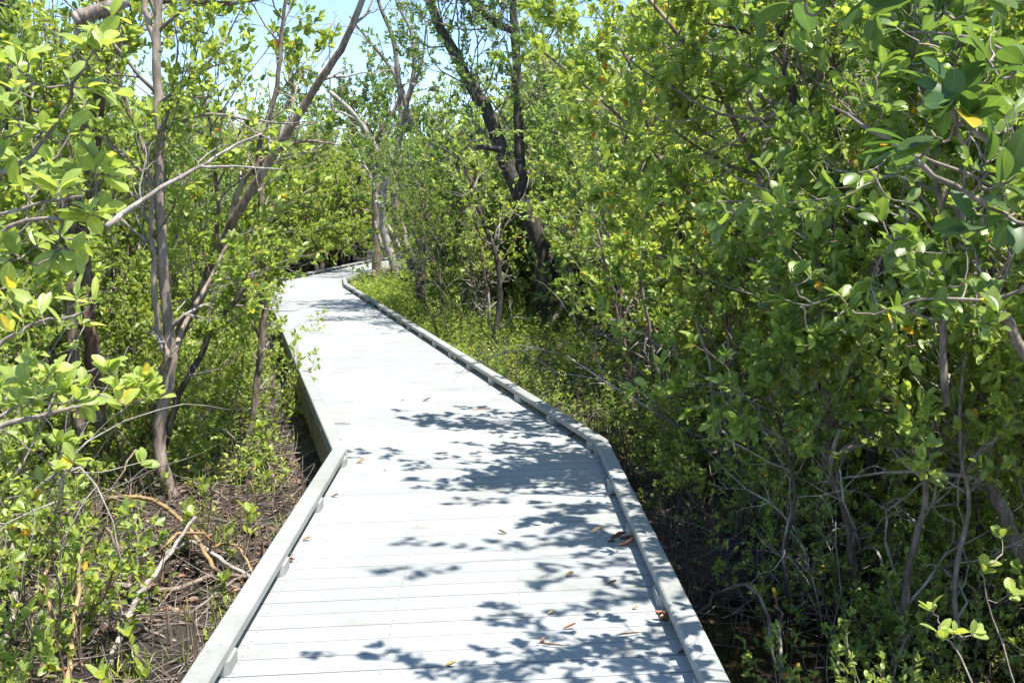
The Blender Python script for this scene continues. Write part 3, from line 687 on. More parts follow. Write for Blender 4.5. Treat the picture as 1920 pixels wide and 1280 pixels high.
for k, (lb, pts, r0, mt) in enumerate([
    ('thin dark stem rising from the green ground cover, left of the big crooked trunk', Y_(15, (925, 690), (930, 620), (938, 560), (930, 480), (900, 400), (880, 330)), .055, M_DARK),
    ('dark forked stem just right of the big crooked trunk', Y_(16, (1090, 640), (1082, 590), (1072, 540), (1078, 470), (1090, 400), (1075, 300)), .07, M_DARK),
    ('red-brown mottled stem standing in the middle of the right thicket', Y_(13, (1140, 640), (1142, 580), (1136, 520), (1150, 430), (1160, 330), (1190, 200)), .05, M_RED),
    ('grey double-bend trunk behind the kerb halfway along the right side', Y_(20, (790, 560), (785, 500), (798, 420), (785, 340), (800, 260)), .09, M_BARK),
    ('slender brown stem leaning left over the right-hand ground cover', Y_(11, (1262, 790), (1245, 700), (1210, 620), (1185, 540), (1150, 450), (1140, 340)), .035, M_BARK)]):
    tree('mangrove_tree', lb, 'tree', [(pts, r0, r0 * .5)], mt, 120 + k, M_LEAF, [(0, 10, 1.0, .6, 1)], [(0, 6, .5, .2, .9)])
# thin stems standing in the right thicket
for k, (lb, pts, r0, mt) in enumerate([
    ('slim grey stem rising just beyond the right kerb bend', Y_(9.5, (1212, 860), (1200, 760), (1175, 660), (1150, 560), (1120, 430)), .020, M_BARK),
    ('pair-like brown stem right of the kerb bend leaning left', Y_(9, (1290, 880), (1265, 780), (1232, 690), (1215, 600), (1190, 480)), .022, M_TWIG),
    ('dark charred-looking stem slanting left above the dead pole', Y_(8.2, (1462, 800), (1425, 690), (1390, 600), (1330, 535), (1290, 490), (1270, 420)), .030, M_DARK),
    ('pale thin stem curving up left of the dead pole', Y_(8, (1350, 880), (1340, 780), (1330, 680), (1305, 590), (1290, 500), (1290, 380)), .018, M_PALE),
    ('brown upright stem between dead pole and kerb bend', Y_(7.6, (1395, 920), (1375, 820), (1370, 720), (1362, 600), (1340, 470)), .020, M_BARK),
    ('red-brown stem with shaggy bark behind the kerb bend', Y_(11, (1185, 780), (1178, 700), (1160, 610), (1165, 520), (1150, 430)), .034, M_RED),
    ('grey stem bowed right, deep right of the dead pole', Y_(7.2, (1500, 930), (1505, 820), (1490, 720), (1470, 620), (1480, 500), (1500, 380)), .022, M_BARK),
    ('thin straight grey stem at right, left of the slim pale stem', Y_(5.6, (1690, 960), (1680, 820), (1676, 660), (1690, 520), (1680, 400)), .016, M_TWIG),
    ('twisted brown stem low in the right thicket over black mud', Y_(5.4, (1600, 1080), (1590, 980), (1560, 880), (1580, 780), (1560, 680)), .022, M_BARK),
    ('dark thin stem standing in the pool edge, lower right', Y_(5.0, (1480, 1120), (1470, 1030), (1490, 930), (1470, 830), (1440, 720)), .014, M_DARK),
    ('grey stem at lower right, leaning right over pencil roots', Y_(4.8, (1690, 1200), (1700, 1080), (1730, 960), (1740, 840), (1780, 700)), .020, M_BARK),
    ('brown thin stem in front of the right trunk fork', Y_(4.6, (1800, 1230), (1790, 1090), (1815, 960), (1800, 820), (1810, 660)), .014, M_TWIG),
    ('bare greyish stem left of the crooked trunk, far side', Y_(20, (868, 610), (872, 560), (880, 500), (870, 430), (880, 340)), .05, M_BARK),
    ('weathered pale stump-like stem beyond the ground cover', Y_(17, (915, 640), (918, 590), (912, 540), (905, 500)), .045, M_PALE)]):
    tree('mangrove_sapling', lb, 'sapling', [(pts, r0, r0 * .5)], mt, 150 + k, M_LEAF if k % 3 else M_LEAFD, [(0, 8, .6 if pts[0][2] < 10 else 1.0, .55, 1)], [(0, 7, .4, .1, .8)])
# right
tree('leaning_mangrove', 'grey mangrove trunk leaning far left out of the lower right corner', 'tree', [
    ([(1990, 1180, 4.6), (1925, 1060, 4.7), (1872, 935, 4.8), (1845, 890, 4.85), (1828, 840, 4.9), (1770, 790, 5.0), (1690, 755, 5.1), (1600, 700, 5.3)], .036, .016),
    ([(2010, 940, 5.2), (1918, 835, 5.2), (1817, 737, 5.3), (1750, 686, 5.3), (1700, 630, 5.4), (1650, 560, 5.5), (1625, 520, 5.6)], .030, .012),
    ([(1745, 690, 5.3), (1705, 590, 5.4), (1655, 500, 5.5), (1600, 428, 5.6), (1540, 428, 5.7)], .026, .012)], M_BARK, 130, M_LEAFD, [(0, 6, .7, .5, 1), (1, 8, .8, .4, 1), (2, 8, .7, .3, 1)], [(0, 9, .7, .2, 1), (1, 8, .6, .2, 1)])
tree('dead_pole', 'pale barkless dead pole standing upright in the right thicket', 'tree', [
    (Y_(7.6, (1448, 855), (1449, 780), (1444, 700), (1436, 640), (1432, 590)), .024, .016)], M_PALE, 131, knob=.06)
tree('mangrove_sapling', 'crooked brown sapling bending left above dead twigs, right side', 'tree', [
    (Y_(5.8, (1548, 880), (1556, 780), (1546, 700), (1532, 630), (1556, 560), (1580, 510), (1590, 430)), .028, .015),
    (Y_(5.8, (1540, 640), (1515, 668), (1490, 680)), .012, .004, M_PALE)], M_BARK, 132, M_LEAFD, [(0, 8, .7, .4, 1)], [(0, 8, .5, .1, .9)])
tree('mangrove_sapling', 'slim pale upright stem near the right edge of the view', 'tree', [
    (Y_(4.3, (1775, 760), (1768, 560), (1766, 420), (1750, 300), (1735, 180), (1700, 60)), .016, .011)], M_TWIG, 133, M_LEAFD, [(0, 8, .6, .4, 1)], [(0, 6, .5, .1, .9)])
tree('mangrove_sapling', 'grey curved stem slanting down to the right edge of the view', 'tree', [
    (Y_(3.9, (1990, 800), (1922, 665), (1880, 590), (1855, 530), (1815, 455), (1790, 380)), .024, .012)], M_BARK, 134, M_LEAFD, [(0, 7, .5, .4, 1)], [(0, 5, .4, .1, .9)])
tree('mangrove_tree', 'dark thin trunk with a kinked limb in the upper right foliage', 'tree', [
    (Y_(6.2, (1640, 900), (1610, 600), (1590, 400), (1560, 280), (1530, 238), (1508, 215), (1485, 170), (1466, 90), (1462, -20)), .036, .022),
    (Y_(6.2, (1466, 85), (1425, 72), (1370, 50), (1312, 45)), .014, .005), (Y_(6.0, (1570, 300), (1562, 130), (1520, 60), (1490, -20)), .020, .012),
    (Y_(6.1, (1560, 250), (1620, 240), (1700, 235), (1780, 250)), .018, .010)], M_DARK, 135, M_LEAF, [(0, 10, .9, .5, 1), (1, 6, .5, .2, 1), (2, 8, .7, .3, 1), (3, 6, .6, .2, 1)], [(0, 6, .6, .2, .9)])
tree('dead_branch', 'arched dead branch lying low across the mud in the right thicket', 'branch', [
    ([(1330, 850, 7.0), (1385, 838, 7.1), (1450, 843, 7.0), (1530, 850, 6.8), (1600, 862, 6.6)], .020, .010)], M_BARK, 136, None, [], [(0, 8, .5, .1, 1)])

w = lambda x, y, z: ('w', x, y, z)
tree('overhanging_mangrove', 'large-leaved bough arching left over the deck from the right thicket', 'tree', [
    (Y_(8.2, (1425, 830), (1385, 600)) + [(1330, 420, 7.9), (1230, 290, 7.8), (1130, 190, 7.7), (1020, 100, 7.6)], .030, .008),
    ([(1330, 420, 7.9), (1240, 385, 7.8), (1140, 345, 7.7)], .014, .005),
    ([(1230, 290, 7.8), (1180, 120, 7.6), (1110, 10, 7.5)], .015, .006),
    ([(1360, 500, 8.0), (1290, 500, 7.8), (1220, 480, 7.7)], .012, .005)], M_BARK, 140, M_LEAF,
    [(0, 9, .6, .35, 1), (1, 6, .5, .15, 1), (2, 6, .5, .2, 1), (3, 5, .5, .2, 1)], [(0, 3, .5, .2, .9)], size=.068, wid=.50, per=(7, 2))
tree('overhanging_mangrove', 'tall bough reaching over the deck at the top right of centre', 'tree', [
    (Y_(6.6, (1530, 940), (1490, 640)) + [(1420, 330, 6.4), (1340, 160, 6.3), (1250, 40, 6.2), (1160, -70, 6.2)], .028, .008),
    ([(1420, 330, 6.4), (1330, 290, 6.3), (1230, 220, 6.2)], .014, .006)], M_BARK, 141, M_LEAF,
    [(0, 9, .6, .35, 1), (1, 6, .5, .15, 1)], [(0, 3, .5, .2, .8)], size=.066, wid=.52, per=(7, 2))
tree('overhanging_mangrove', 'bough above the near right kerb that dapples the deck with shadow', 'tree', [
    ([w(2.3, 3.7, -.6), w(2.15, 3.6, 1.0), w(1.8, 3.5, 2.2), w(1.4, 3.3, 2.6), w(.95, 3.15, 2.75), w(.6, 3.0, 2.8)], .026, .006),
    ([w(1.8, 3.5, 2.2), w(1.55, 4.3, 2.75), w(1.15, 4.9, 2.95)], .012, .004)], M_BARK, 142, M_LEAFD,
    [(0, 8, .5, .5, 1), (1, 4, .4, .3, 1)], [], size=.056, wid=.5, per=(5, 2))
# ------------------------------------------------------------------ close branches with big leaves
def near(name, label, roots, whorls, mat, seed, size, wid, lod='high', tone=(.3, .9), hang=0.0):
    """roots: limb paths (world points or P()); whorls: (u, v, Y, leaves)"""
    p = Plant(seed); rng = p.rng; base = roots[0][0][0]; root = empty(name, base, label, 'shrub')
    L = [p.limb(pts, r0, r1, .004) for pts, r0, r1 in roots]
    for l in L: p.wood('branch', [l], M_TWIG, root, 7, .08, loc=base)
    allp = np.concatenate([l[0] for l in L]); tw = []; pos = []; dr = []; nn = []
    for (u, v, Y, n) in whorls:
        c = np.array(P(u, v, Y)); dd = np.linalg.norm(allp - c, axis=1) + 0.6 * np.maximum(0, allp[:, 2] - c[2])
        a = allp[int(np.argmin(dd))]; mid = (a + c) / 2 + np.array([0, 0, -.02]) + rng.normal(0, .012, 3)
        tl = p.limb([a, mid, c], .0034, .0020, .003, 4); tw.append(tl); allp = np.concatenate([allp, tl[0][1:]]); d = norm(c - mid); d = norm(d + np.array([0, 0, .5 - hang]))
        for k in range(n):
            ax = rng.normal(0, 1, 3); ax -= ax.dot(d) * d; ax /= np.linalg.norm(ax)
            w = rng.uniform(.5, 1.5); pos.append(c + ax * .004 - d * rng.uniform(0, .03)); dr.append(norm(d + ax * w + np.array([0, 0, -hang * .8]))); nn.append(np.array([0.15, -.35, .8]) + d * .4 + rng.normal(0, .35, 3))
    p.wood('twigs', tw, M_TWIG, root, 5, 0, loc=base)
    n = len(pos); rnd = np.clip(rng.normal((tone[0] + tone[1]) / 2, .14, n), *tone); o_ = rng.random(n) < .01; rnd[o_] = .985
    v, q, at_ = leaves(pos, dr, nn, size * rng.uniform(.7, 1.15, n), wid * rng.uniform(.85, 1.12, n), rnd, lod, .14, .16)
    mesh_obj('leaves', v, q, mat, root, at_, True, loc=base).name = 'foliage'
    return root
def cloud(seed, cu, cv, ru, rv, n, Y0, Y1, k0=5, k1=8):
    r = random.Random(seed); out = []
    while len(out) < n:
        a, b = r.uniform(-1, 1), r.uniform(-1, 1)
        if a * a + b * b < 1: out.append((cu + a * ru, cv + b * rv, r.uniform(Y0, Y1), r.randint(k0, k1)))
    return out
near('mangrove_shrub', 'close mangrove with big rounded bright leaves hanging in at the upper left edge', [
    ([(-2.0, 2.3, -.6), (-1.95, 2.4, .6), P(-120, 500, 2.5), P(-20, 415, 2.5), P(80, 378, 2.5), P(155, 368, 2.5)], .009, .0025),
    ([P(-120, 500, 2.5), P(-30, 350, 2.55), P(60, 290, 2.6), P(105, 225, 2.6), P(150, 140, 2.6), P(175, 95, 2.6)], .008, .003),
    ([P(-100, 560, 2.8), P(20, 425, 2.8), P(120, 410, 2.75), P(165, 400, 2.7)], .008, .003)],
    [(20, 115, 2.5, 6), (55, 100, 2.5, 5), (160, 80, 2.6, 8), (195, 75, 2.6, 6), (182, 60, 2.65, 6), (25, 165, 2.4, 5), (10, 205, 2.4, 5), (180, 160, 2.6, 6), (205, 165, 2.65, 4), (60, 235, 2.6, 6), (85, 245, 2.6, 4), (30, 345, 2.5, 5),
     (110, 340, 2.5, 7), (80, 330, 2.55, 4), (165, 400, 2.65, 7), (185, 395, 2.7, 5), (188, 300, 2.7, 6), (205, 330, 2.7, 4), (100, 480, 2.7, 6), (140, 470, 2.7, 5), (18, 470, 2.6, 5), (0, 260, 2.4, 5), (130, 240, 2.7, 4), (20, 540, 2.8, 5), (215, 20, 2.8, 4)] + cloud(3, 90, 280, 110, 200, 14, 2.7, 3.1, 4, 6), M_LEAF, 201, .070, .56, tone=(.45, .92), hang=.25)
near('mangrove_shrub', 'spreading tier of glossy rounded leaves at middle left, beside the forked stem', [
    ([(-2.3, 3.1, -.6), (-2.2, 3.15, .3), P(-140, 830, 3.2), P(0, 800, 3.2), P(110, 770, 3.25), P(210, 750, 3.3), P(290, 735, 3.35)], .016, .003),
    ([P(-60, 815, 3.2), P(60, 745, 3.3), P(150, 700, 3.4)], .007, .003)],
    cloud(5, 110, 725, 180, 58, 44, 3.0, 3.6, 5, 8) + cloud(6, 60, 850, 90, 50, 9, 3.2, 3.6, 4, 6) + [(300, 735, 3.35, 6), (270, 865, 3.8, 6), (245, 720, 3.3, 6)], M_LEAF, 202, .058, .58, tone=(.5, .92))
near('mangrove_shrub', 'sprig of narrow pointed yellow-green leaves above the rounded tier, left', [
    ([(-2.6, 3.5, -.6), (-2.4, 3.5, .6), P(-60, 700, 3.5), P(60, 610, 3.5), P(150, 590, 3.5), P(170, 560, 3.5)], .012, .003)],
    [(40, 590, 3.5, 6), (70, 575, 3.5, 6), (140, 555, 3.5, 6), (170, 560, 3.5, 5), (160, 600, 3.55, 6), (120, 600, 3.5, 5), (20, 620, 3.4, 5), (10, 560, 3.5, 5), (60, 660, 3.6, 5)], M_LEAF, 203, .078, .30, tone=(.75, .94))
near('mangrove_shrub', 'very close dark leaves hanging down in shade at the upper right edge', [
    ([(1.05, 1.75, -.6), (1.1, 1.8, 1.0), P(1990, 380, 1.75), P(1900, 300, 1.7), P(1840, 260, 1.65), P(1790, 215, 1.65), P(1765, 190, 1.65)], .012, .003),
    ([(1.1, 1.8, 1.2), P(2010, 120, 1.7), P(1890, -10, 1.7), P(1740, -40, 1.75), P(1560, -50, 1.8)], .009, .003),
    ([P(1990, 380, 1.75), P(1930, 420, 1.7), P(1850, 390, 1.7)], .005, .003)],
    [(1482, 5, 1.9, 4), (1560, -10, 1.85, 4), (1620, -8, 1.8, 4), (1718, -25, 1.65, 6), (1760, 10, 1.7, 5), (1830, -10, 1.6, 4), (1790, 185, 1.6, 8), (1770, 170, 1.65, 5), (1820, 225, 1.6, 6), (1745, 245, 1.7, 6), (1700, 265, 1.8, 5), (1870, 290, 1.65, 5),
     (1820, 405, 1.7, 4), (1885, 405, 1.7, 4), (1905, 330, 1.6, 4), (1915, 120, 1.7, 4), (1650, 20, 1.9, 4), (1850, 110, 1.9, 4), (1860, 60, 2.0, 4)], M_LEAFD, 204, .076, .50, tone=(.0, .4), hang=.45)  # low tone puts the shade into the leaf colour
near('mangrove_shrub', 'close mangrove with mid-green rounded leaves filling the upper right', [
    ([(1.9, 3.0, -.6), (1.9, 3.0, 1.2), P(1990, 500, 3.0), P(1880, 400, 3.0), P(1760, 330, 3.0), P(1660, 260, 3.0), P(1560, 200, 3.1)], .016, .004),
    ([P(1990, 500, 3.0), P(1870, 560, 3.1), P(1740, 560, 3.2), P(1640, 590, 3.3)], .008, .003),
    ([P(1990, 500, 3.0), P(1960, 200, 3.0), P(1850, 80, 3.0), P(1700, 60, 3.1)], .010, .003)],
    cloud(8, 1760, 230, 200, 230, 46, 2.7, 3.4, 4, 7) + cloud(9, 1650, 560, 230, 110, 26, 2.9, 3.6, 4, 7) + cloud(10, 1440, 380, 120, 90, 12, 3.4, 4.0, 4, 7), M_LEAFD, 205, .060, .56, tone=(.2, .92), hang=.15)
near('mangrove_shrub', 'sprigs of small rounded bright leaves low in the bottom right corner', [
    ([(1.75, 3.3, -.6), (1.65, 3.3, -.3), P(1800, 1230, 3.3), P(1760, 1195, 3.3), P(1760, 1180, 3.3)], .006, .002),
    ([(1.9, 3.6, -.6), (1.8, 3.6, -.1), P(1850, 1120, 3.6), P(1840, 1060, 3.6)], .006, .002)],
    [(1762, 1185, 3.3, 5), (1790, 1180, 3.3, 5), (1830, 1180, 3.3, 5), (1745, 1140, 3.4, 5), (1850, 1060, 3.6, 5), (1900, 1110, 3.6, 5), (1880, 1000, 3.7, 5)], M_LEAF, 206, .056, .60, tone=(.4, .9))

# ------------------------------------------------------------------ mud life: roots, litter, herbs, grass
def sticks(n, base, d, L, r0, r1, bend, rng, rings=4):
    base = np.asarray(base); d = norm(np.asarray(d, float)); n = len(base)
    a = norm(np.cross(d, rng.normal(0, 1, (n, 3)))); b = np.cross(d, a); V = []
    for k in range(rings):
        t = k / (rings - 1); c = base + d * (L * t)[:, None] + a * (bend * L * (t * t if bend.max() < .5 else 4 * t * (1 - t) * .5))[:, None]
        r = (r0 + (r1 - r0) * t)
        for j in range(3):
            th = j * 2.0944; V.append(c + (a * math.cos(th) + b * math.sin(th)) * r[:, None])
    V = np.stack(V, 1); Q = [(k * 3 + j, k * 3 + (j + 1) % 3, k * 3 + 3 + (j + 1) % 3, k * 3 + 3 + j) for k in range(rings - 1) for j in range(3)]
    Q = (np.arange(n)[:, None, None] * (rings * 3) + np.array(Q)[None]).reshape(-1, 4)
    return V.reshape(-1, 3), Q
def region(n, side, y0, y1, d0, d1, rng, pw=1.0, clump=0):
    y = y0 + (y1 - y0) * rng.random(n) ** pw; d = d0 + (d1 - d0) * rng.random(n)
    x = np.array([xL(b) - a if side < 0 else xR(b) + a for a, b in zip(d, y)])
    if clump:
        m = (ridged(x, y, 6.0, clump) + rng.normal(0, .08, n)) > 0.02; x, y = x[m], y[m]
    return x, y
rng = np.random.default_rng(77)
# pneumatophores
parts = []
for n, side, y0, y1, d0, d1, cl in ((9000, 1, 2.6, 9.5, .10, 3.2, 4), (2500, -1, 3.2, 9, .12, 3, 5), (2500, 1, 9, 16, .1, 3, 6)):
    x, y = region(n, side, y0, y1, d0, d1, rng, 1.1, cl); m_ = (gz(x, y) > wz) | (rng.random(len(x)) < .22); x, y = x[m_], y[m_]; n = len(x)
    parts.append(sticks(n, np.stack([x, y, gz(x, y) - .03], 1), np.stack([rng.normal(0, .12, n), rng.normal(0, .12, n), np.ones(n)], 1), rng.uniform(.08, .34, n), rng.uniform(.004, .0075, n), np.full(n, .003), rng.uniform(0, .18, n), rng))
k = 0; V = []; Q = []
for v, q in parts: V.append(v); Q.append(q + k); k += len(v)
tag(mesh_obj('pneumatophores', np.concatenate(V), np.concatenate(Q), bark_mat('breathing root bark', (.06, .04, .03), (.17, .12, .09), (.34, .27, .21), 1, .3), smooth=True), 'thin upright breathing roots poking out of the black mud', 'roots', kind='stuff')
# dead twigs lying about
V = []; Q = []; k = 0
for n, side, y0, y1, d0, d1 in ((3500, 1, 2.8, 13, .15, 3.4), (2600, -1, 3.2, 13, .12, 3.0)):
    x, y = region(n, side, y0, y1, d0, d1, rng, 1.0); n = len(x); az = rng.uniform(0, 6.28, n)
    v, q = sticks(n, np.stack([x, y, gz(x, y) + .01], 1), np.stack([np.cos(az), np.sin(az), rng.uniform(-.03, .45, n) ** 1.0], 1), rng.uniform(.12, .6, n), rng.uniform(.002, .006, n), np.full(n, .0015), rng.uniform(0, .3, n), rng, 5)
    V.append(v); Q.append(q + k); k += len(v)
tag(mesh_obj('twig_litter', np.concatenate(V), np.concatenate(Q), M_TWIG, smooth=True), 'loose dead twigs scattered over the mud beside the boardwalk', 'twigs', kind='stuff')
# leaf litter
V = []; Q = []; A = []; B = []; k = 0
for n, side, y0, y1, d0, d1, cl in ((3500, 1, 2.6, 12, .05, 3, 7), (5000, -1, 3, 12, .05, 2.6, 8), (1500, -1, 5.5, 9, .1, 1.2, 0)):
    x, y = region(n, side, y0, y1, d0, d1, rng, 1.0, cl); m_ = (gz(x, y) > wz) | (rng.random(len(x)) < .25); x, y = x[m_], y[m_]; n = len(x); az = rng.uniform(0, 6.28, n)
    z = np.maximum(gz(x, y), wz) + .006
    v, q, a = leaves(np.stack([x, y, z], 1), np.stack([np.cos(az), np.sin(az), rng.normal(0, .15, n)], 1), np.stack([rng.normal(0, .3, n), rng.normal(0, .3, n), np.ones(n)], 1), rng.uniform(.03, .07, n), rng.uniform(.35, .5, n), rng.beta(1.4, 1.8, n), 'mid', .25, -.15)
    V.append(v); Q.append(q + k); A.append(a['rnd']); k += len(v)
tag(mesh_obj('leaf_litter', np.concatenate(V), np.concatenate(Q), M_LITTER, None, {'rnd': np.concatenate(A)}), 'brown fallen leaves covering the mud under the mangroves', 'leaf litter', kind='stuff')
# herb ground cover
def herbs(name, label, n, side, y0, y1, d0, d1, h0, h1, size, wid, seed, per=9, cl=0, mat=M_HERB, xf=None):
    rng = np.random.default_rng(seed); x, y = region(n, side, y0, y1, d0, d1, rng, 1.0, cl); n = len(x)
    if xf is not None: m = xf(x, y); x, y = x[m], y[m]; n = len(x)
    h = rng.uniform(h0, h1, n) * (0.75 + .5 * (ridged(x, y, 3.0, 9) + .5)); b = np.stack([x, y, gz(x, y) - .01], 1)
    d = norm(np.stack([rng.normal(0, .35, n), rng.normal(0, .35, n), np.ones(n)], 1))
    v1, q1 = sticks(n, b, d, h, np.full(n, .0022), np.full(n, .001), np.zeros(n), rng, 3)
    t = rng.uniform(.2, 1.05, (n, per)); pos = (b[:, None] + d[:, None] * (h[:, None] * t)[..., None]).reshape(-1, 3)
    m = n * per; az = rng.uniform(0, 6.28, m); dr = np.stack([np.cos(az), np.sin(az), rng.uniform(.1, 1.0, m)], 1)
    rn = np.clip(np.repeat(rng.normal(.5, .22, n), per) + rng.normal(0, .1, m), 0, .99)
    v, q, a = leaves(pos, dr, np.stack([rng.normal(0, .4, m), rng.normal(0, .4, m), np.ones(m)], 1), size * rng.uniform(.6, 1.3, m), np.full(m, wid), rn, 'low')
    o = mesh_obj(name, np.concatenate([v, v1]), np.concatenate([q, q1 + len(v)]), mat, None, {'rnd': np.concatenate([a['rnd'], np.full(len(v1), .3)]), 'rib': np.concatenate([a['rib'], np.ones(len(v1))])})
    tag(o, label, 'ground cover', kind='stuff')
herbs('ground_cover', 'bright green fine-leaved ground cover along the right kerb', 7500, 1, 8.6, 25, -.02, 3.6, .12, .62, .042, .34, 31, per=12, cl=16)
herbs('ground_cover', 'paler feathery weeds mixed through the ground cover right of deck', 3000, 1, 8.4, 24, .02, 3.0, .1, .35, .075, .14, 37, per=10, cl=19)
herbs('ground_cover', 'bright low greenery around the feet of the far bend trunks', 3500, 1, 22, 33, .02, 4.5, .25, .7, .06, .4, 38, per=12)
herbs('undergrowth', 'knee-high leafy undergrowth between stems of the left thicket', 4200, -1, 7.5, 24, .25, 4.5, .15, .5, .05, .4, 32, per=9)
herbs('weeds', 'sparse small weeds sprouting from mud near the right kerb', 1000, 1, 3.2, 9, .5, 4.0, .08, .3, .05, .45, 33, per=7, cl=14, mat=M_LEAFD)
herbs('undergrowth', 'leafy weeds and seedlings on mud in the lower left', 500, -1, 3.2, 8, .7, 3.6, .06, .26, .042, .36, 34, per=8, cl=12)
# grass tufts, left mud
x, y = region(500, -1, 4, 10, .25, 2.2, rng, 1, 15); n = len(x); m = 9
bx = np.repeat(x, m) + rng.normal(0, .03, n * m); by = np.repeat(y, m) + rng.normal(0, .03, n * m)
v, q, a = leaves(np.stack([bx, by, gz(bx, by) - .01], 1), np.stack([rng.normal(0, .5, n * m), rng.normal(0, .5, n * m), np.ones(n * m)], 1), rng.normal(0, 1, (n * m, 3)), rng.uniform(.05, .15, n * m), np.full(n * m, .055), rng.uniform(.2, .95, n * m), 'mid', 0, .35)
tag(mesh_obj('grass', v, q, M_HERB, None, a), 'short thin grass tufts on the mud left of the boardwalk', 'grass', kind='stuff')
# seedlings
pr = random.Random(8)
# ------------------------------------------------------------------ roots and fallen wood on the left
def root_arc(label, pts, r0, r1, mat, seed, name='prop_root'):
    p = Plant(seed); pl = p.limb(pts, r0, r1, .004, 6); base = pts[0]
    v, q, c = tubes([pl], 8, .08, p.rng)
    o = mesh_obj(name, v, q, mat, None, None, True, c, base); tag(o, label, 'root' if name == 'prop_root' else 'branch')
def g(u, v, lift=0.0):
    x, y, z = at(u, v, GZ); return (x, y, float(gz(x, y)) + lift)
root_arc('yellow-brown arched root curving over the mud left of the near kerb', [g(195, 985), g(215, 1000, .16), g(290, 1010, .22), g(355, 1050, .17), g(400, 1090, .12), g(425, 1075, -.03)], .017, .012, M_TAN, 301)
root_arc('thin brown root looping down beside the yellow-brown arched root', [g(395, 1060, .10), g(440, 1050, .09), g(470, 1080, .06), g(482, 1100, -.03)], .009, .006, M_TAN, 302)
root_arc('long pale branch lying almost level in the lower left mud', [g(70, 1200, .10), g(150, 1195, .14), g(220, 1195, .14), g(285, 1200, .06), g(330, 1208, .02)], .013, .007, M_TWIG, 303, 'fallen_branch')
root_arc('thick grey-brown stick pointing up from the mud, lower left', [g(205, 1240, 0), g(255, 1160, .10), g(300, 1120, .20), g(370, 1060, .28)], .020, .010, M_PALE, 304, 'fallen_branch')
root_arc('brown fallen branch lying toward the near left kerb', [g(205, 1110, .05), g(270, 1125, .10), g(330, 1115, .08), g(400, 1090, .06), g(470, 1088, .03)], .020, .012, M_BARK, 305, 'fallen_branch')
root_arc('grey fallen branch ending beside the lower left kerb', [g(300, 1060, .04), g(360, 1050, .08), g(420, 1070, .05), g(478, 1092, .03)], .016, .012, M_PALE, 306, 'fallen_branch')
root_arc('upright yellowish root at the bottom left, between seedlings', [g(125, 1290, 0), g(135, 1230, .08), g(150, 1160, .22), g(165, 1110, .38)], .015, .010, M_TAN, 307)
root_arc('pale forked root at the far lower left edge', [g(0, 1230, 0), g(30, 1170, .15), g(20, 1080, .30), g(-5, 1000, .45)], .022, .014, M_TWIG, 308)
root_arc('thin yellow root leaning in the lower left beneath leaves', [g(60, 1150, .02), g(95, 1090, .12), g(130, 1040, .24)], .013, .009, M_TAN, 309)
root_arc('low twisted branch along the mud right of the near kerb', [g(1270, 1010, .05), g(1320, 1004, .07), g(1370, 1006, .06), g(1440, 1010, .03)], .011, .007, M_BARK, 310, 'fallen_branch')
root_arc('dark branch sloping into the water on the right', [g(1330, 1080, -.02), g(1400, 1050, .03), g(1470, 1000, .10), g(1520, 960, .2)], .020, .012, M_DARK, 311, 'fallen_branch')
root_arc('broken branch across the mud in the shadow beside the left kerb bend', [g(555, 770, .05), g(600, 800, .03), g(640, 840, .02)], .035, .028, M_PALE, 312, 'fallen_branch')
for k, (u, v, a) in enumerate(((470, 850, 1.2), (500, 880, 2.3), (440, 900, .6), (520, 930, 2.0), (380, 880, 1.7), (545, 880, .9), (430, 960, 2.6), (350, 1150, 1.0))):
    x, y, z = g(u, v, .02); L = .35 + .1 * (k % 3)
    root_arc('short dead stick among the leaf litter left of the boardwalk', [(x, y, z), (x + L * .5 * math.cos(a), y + L * .5 * math.sin(a), z + .07), (x + L * math.cos(a), y + L * math.sin(a), z + .04 * (k % 4))], .009, .005, M_TWIG, 320 + k, 'fallen_branch')
    bpy.data.objects[-1]
for o in COL.objects:
    if o.get('label', '').startswith('short dead stick'): o['group'] = 'dead sticks in the left leaf litter'

# ------------------------------------------------------------------ leaves and pods lying on the deck
def dry(c): 
    m, t, b = nm('dry leaf'); tc = N(t, 'ShaderNodeTexCoord'); n1 = noise(t, 90, 3, tc.outputs['Object'])
    r = ramp(t, n1.outputs['Fac'], [(0.3, tuple(x * .65 for x in c)), (.7, c)]); t.links.new(r.outputs[0], b.inputs['Base Color']); b.inputs['Roughness'].default_value = .6; return m
TAN, ORN, BRN, YLW, GRY = dry((.42, .27, .12)), dry((.36, .14, .06)), dry((.14, .07, .035)), dry((.55, .42, .14)), dry((.16, .14, .12))
def deck_leaf(u, v, size, wid, az, mat, label, seed, curl=-.3, fold=.5, group=None, name='fallen_leaf', z=.004):
    r = np.random.default_rng(seed); x, y, _ = at(u, v, 0.0)
    vv, q, a = leaves([(0, 0, 0)], [(math.cos(az), math.sin(az), .05)], [(r.normal(0, .15), r.normal(0, .15), 1)], np.array([size]), np.array([wid]), np.array([.5]), 'high', fold, curl)
    vv = vv - vv[:6].mean(0) * np.array([1, 1, 0]); vv[:, 2] -= vv[:, 2].min()
    top = vv + np.array([0, 0, .0012]); n = len(vv); V = np.concatenate([vv, top]); Q = np.concatenate([q[:, ::-1], q + n])
    o = mesh_obj(name, V, Q, mat, None, None, True); o.location = (x, y, z); return tag(o, label, 'leaf', group)
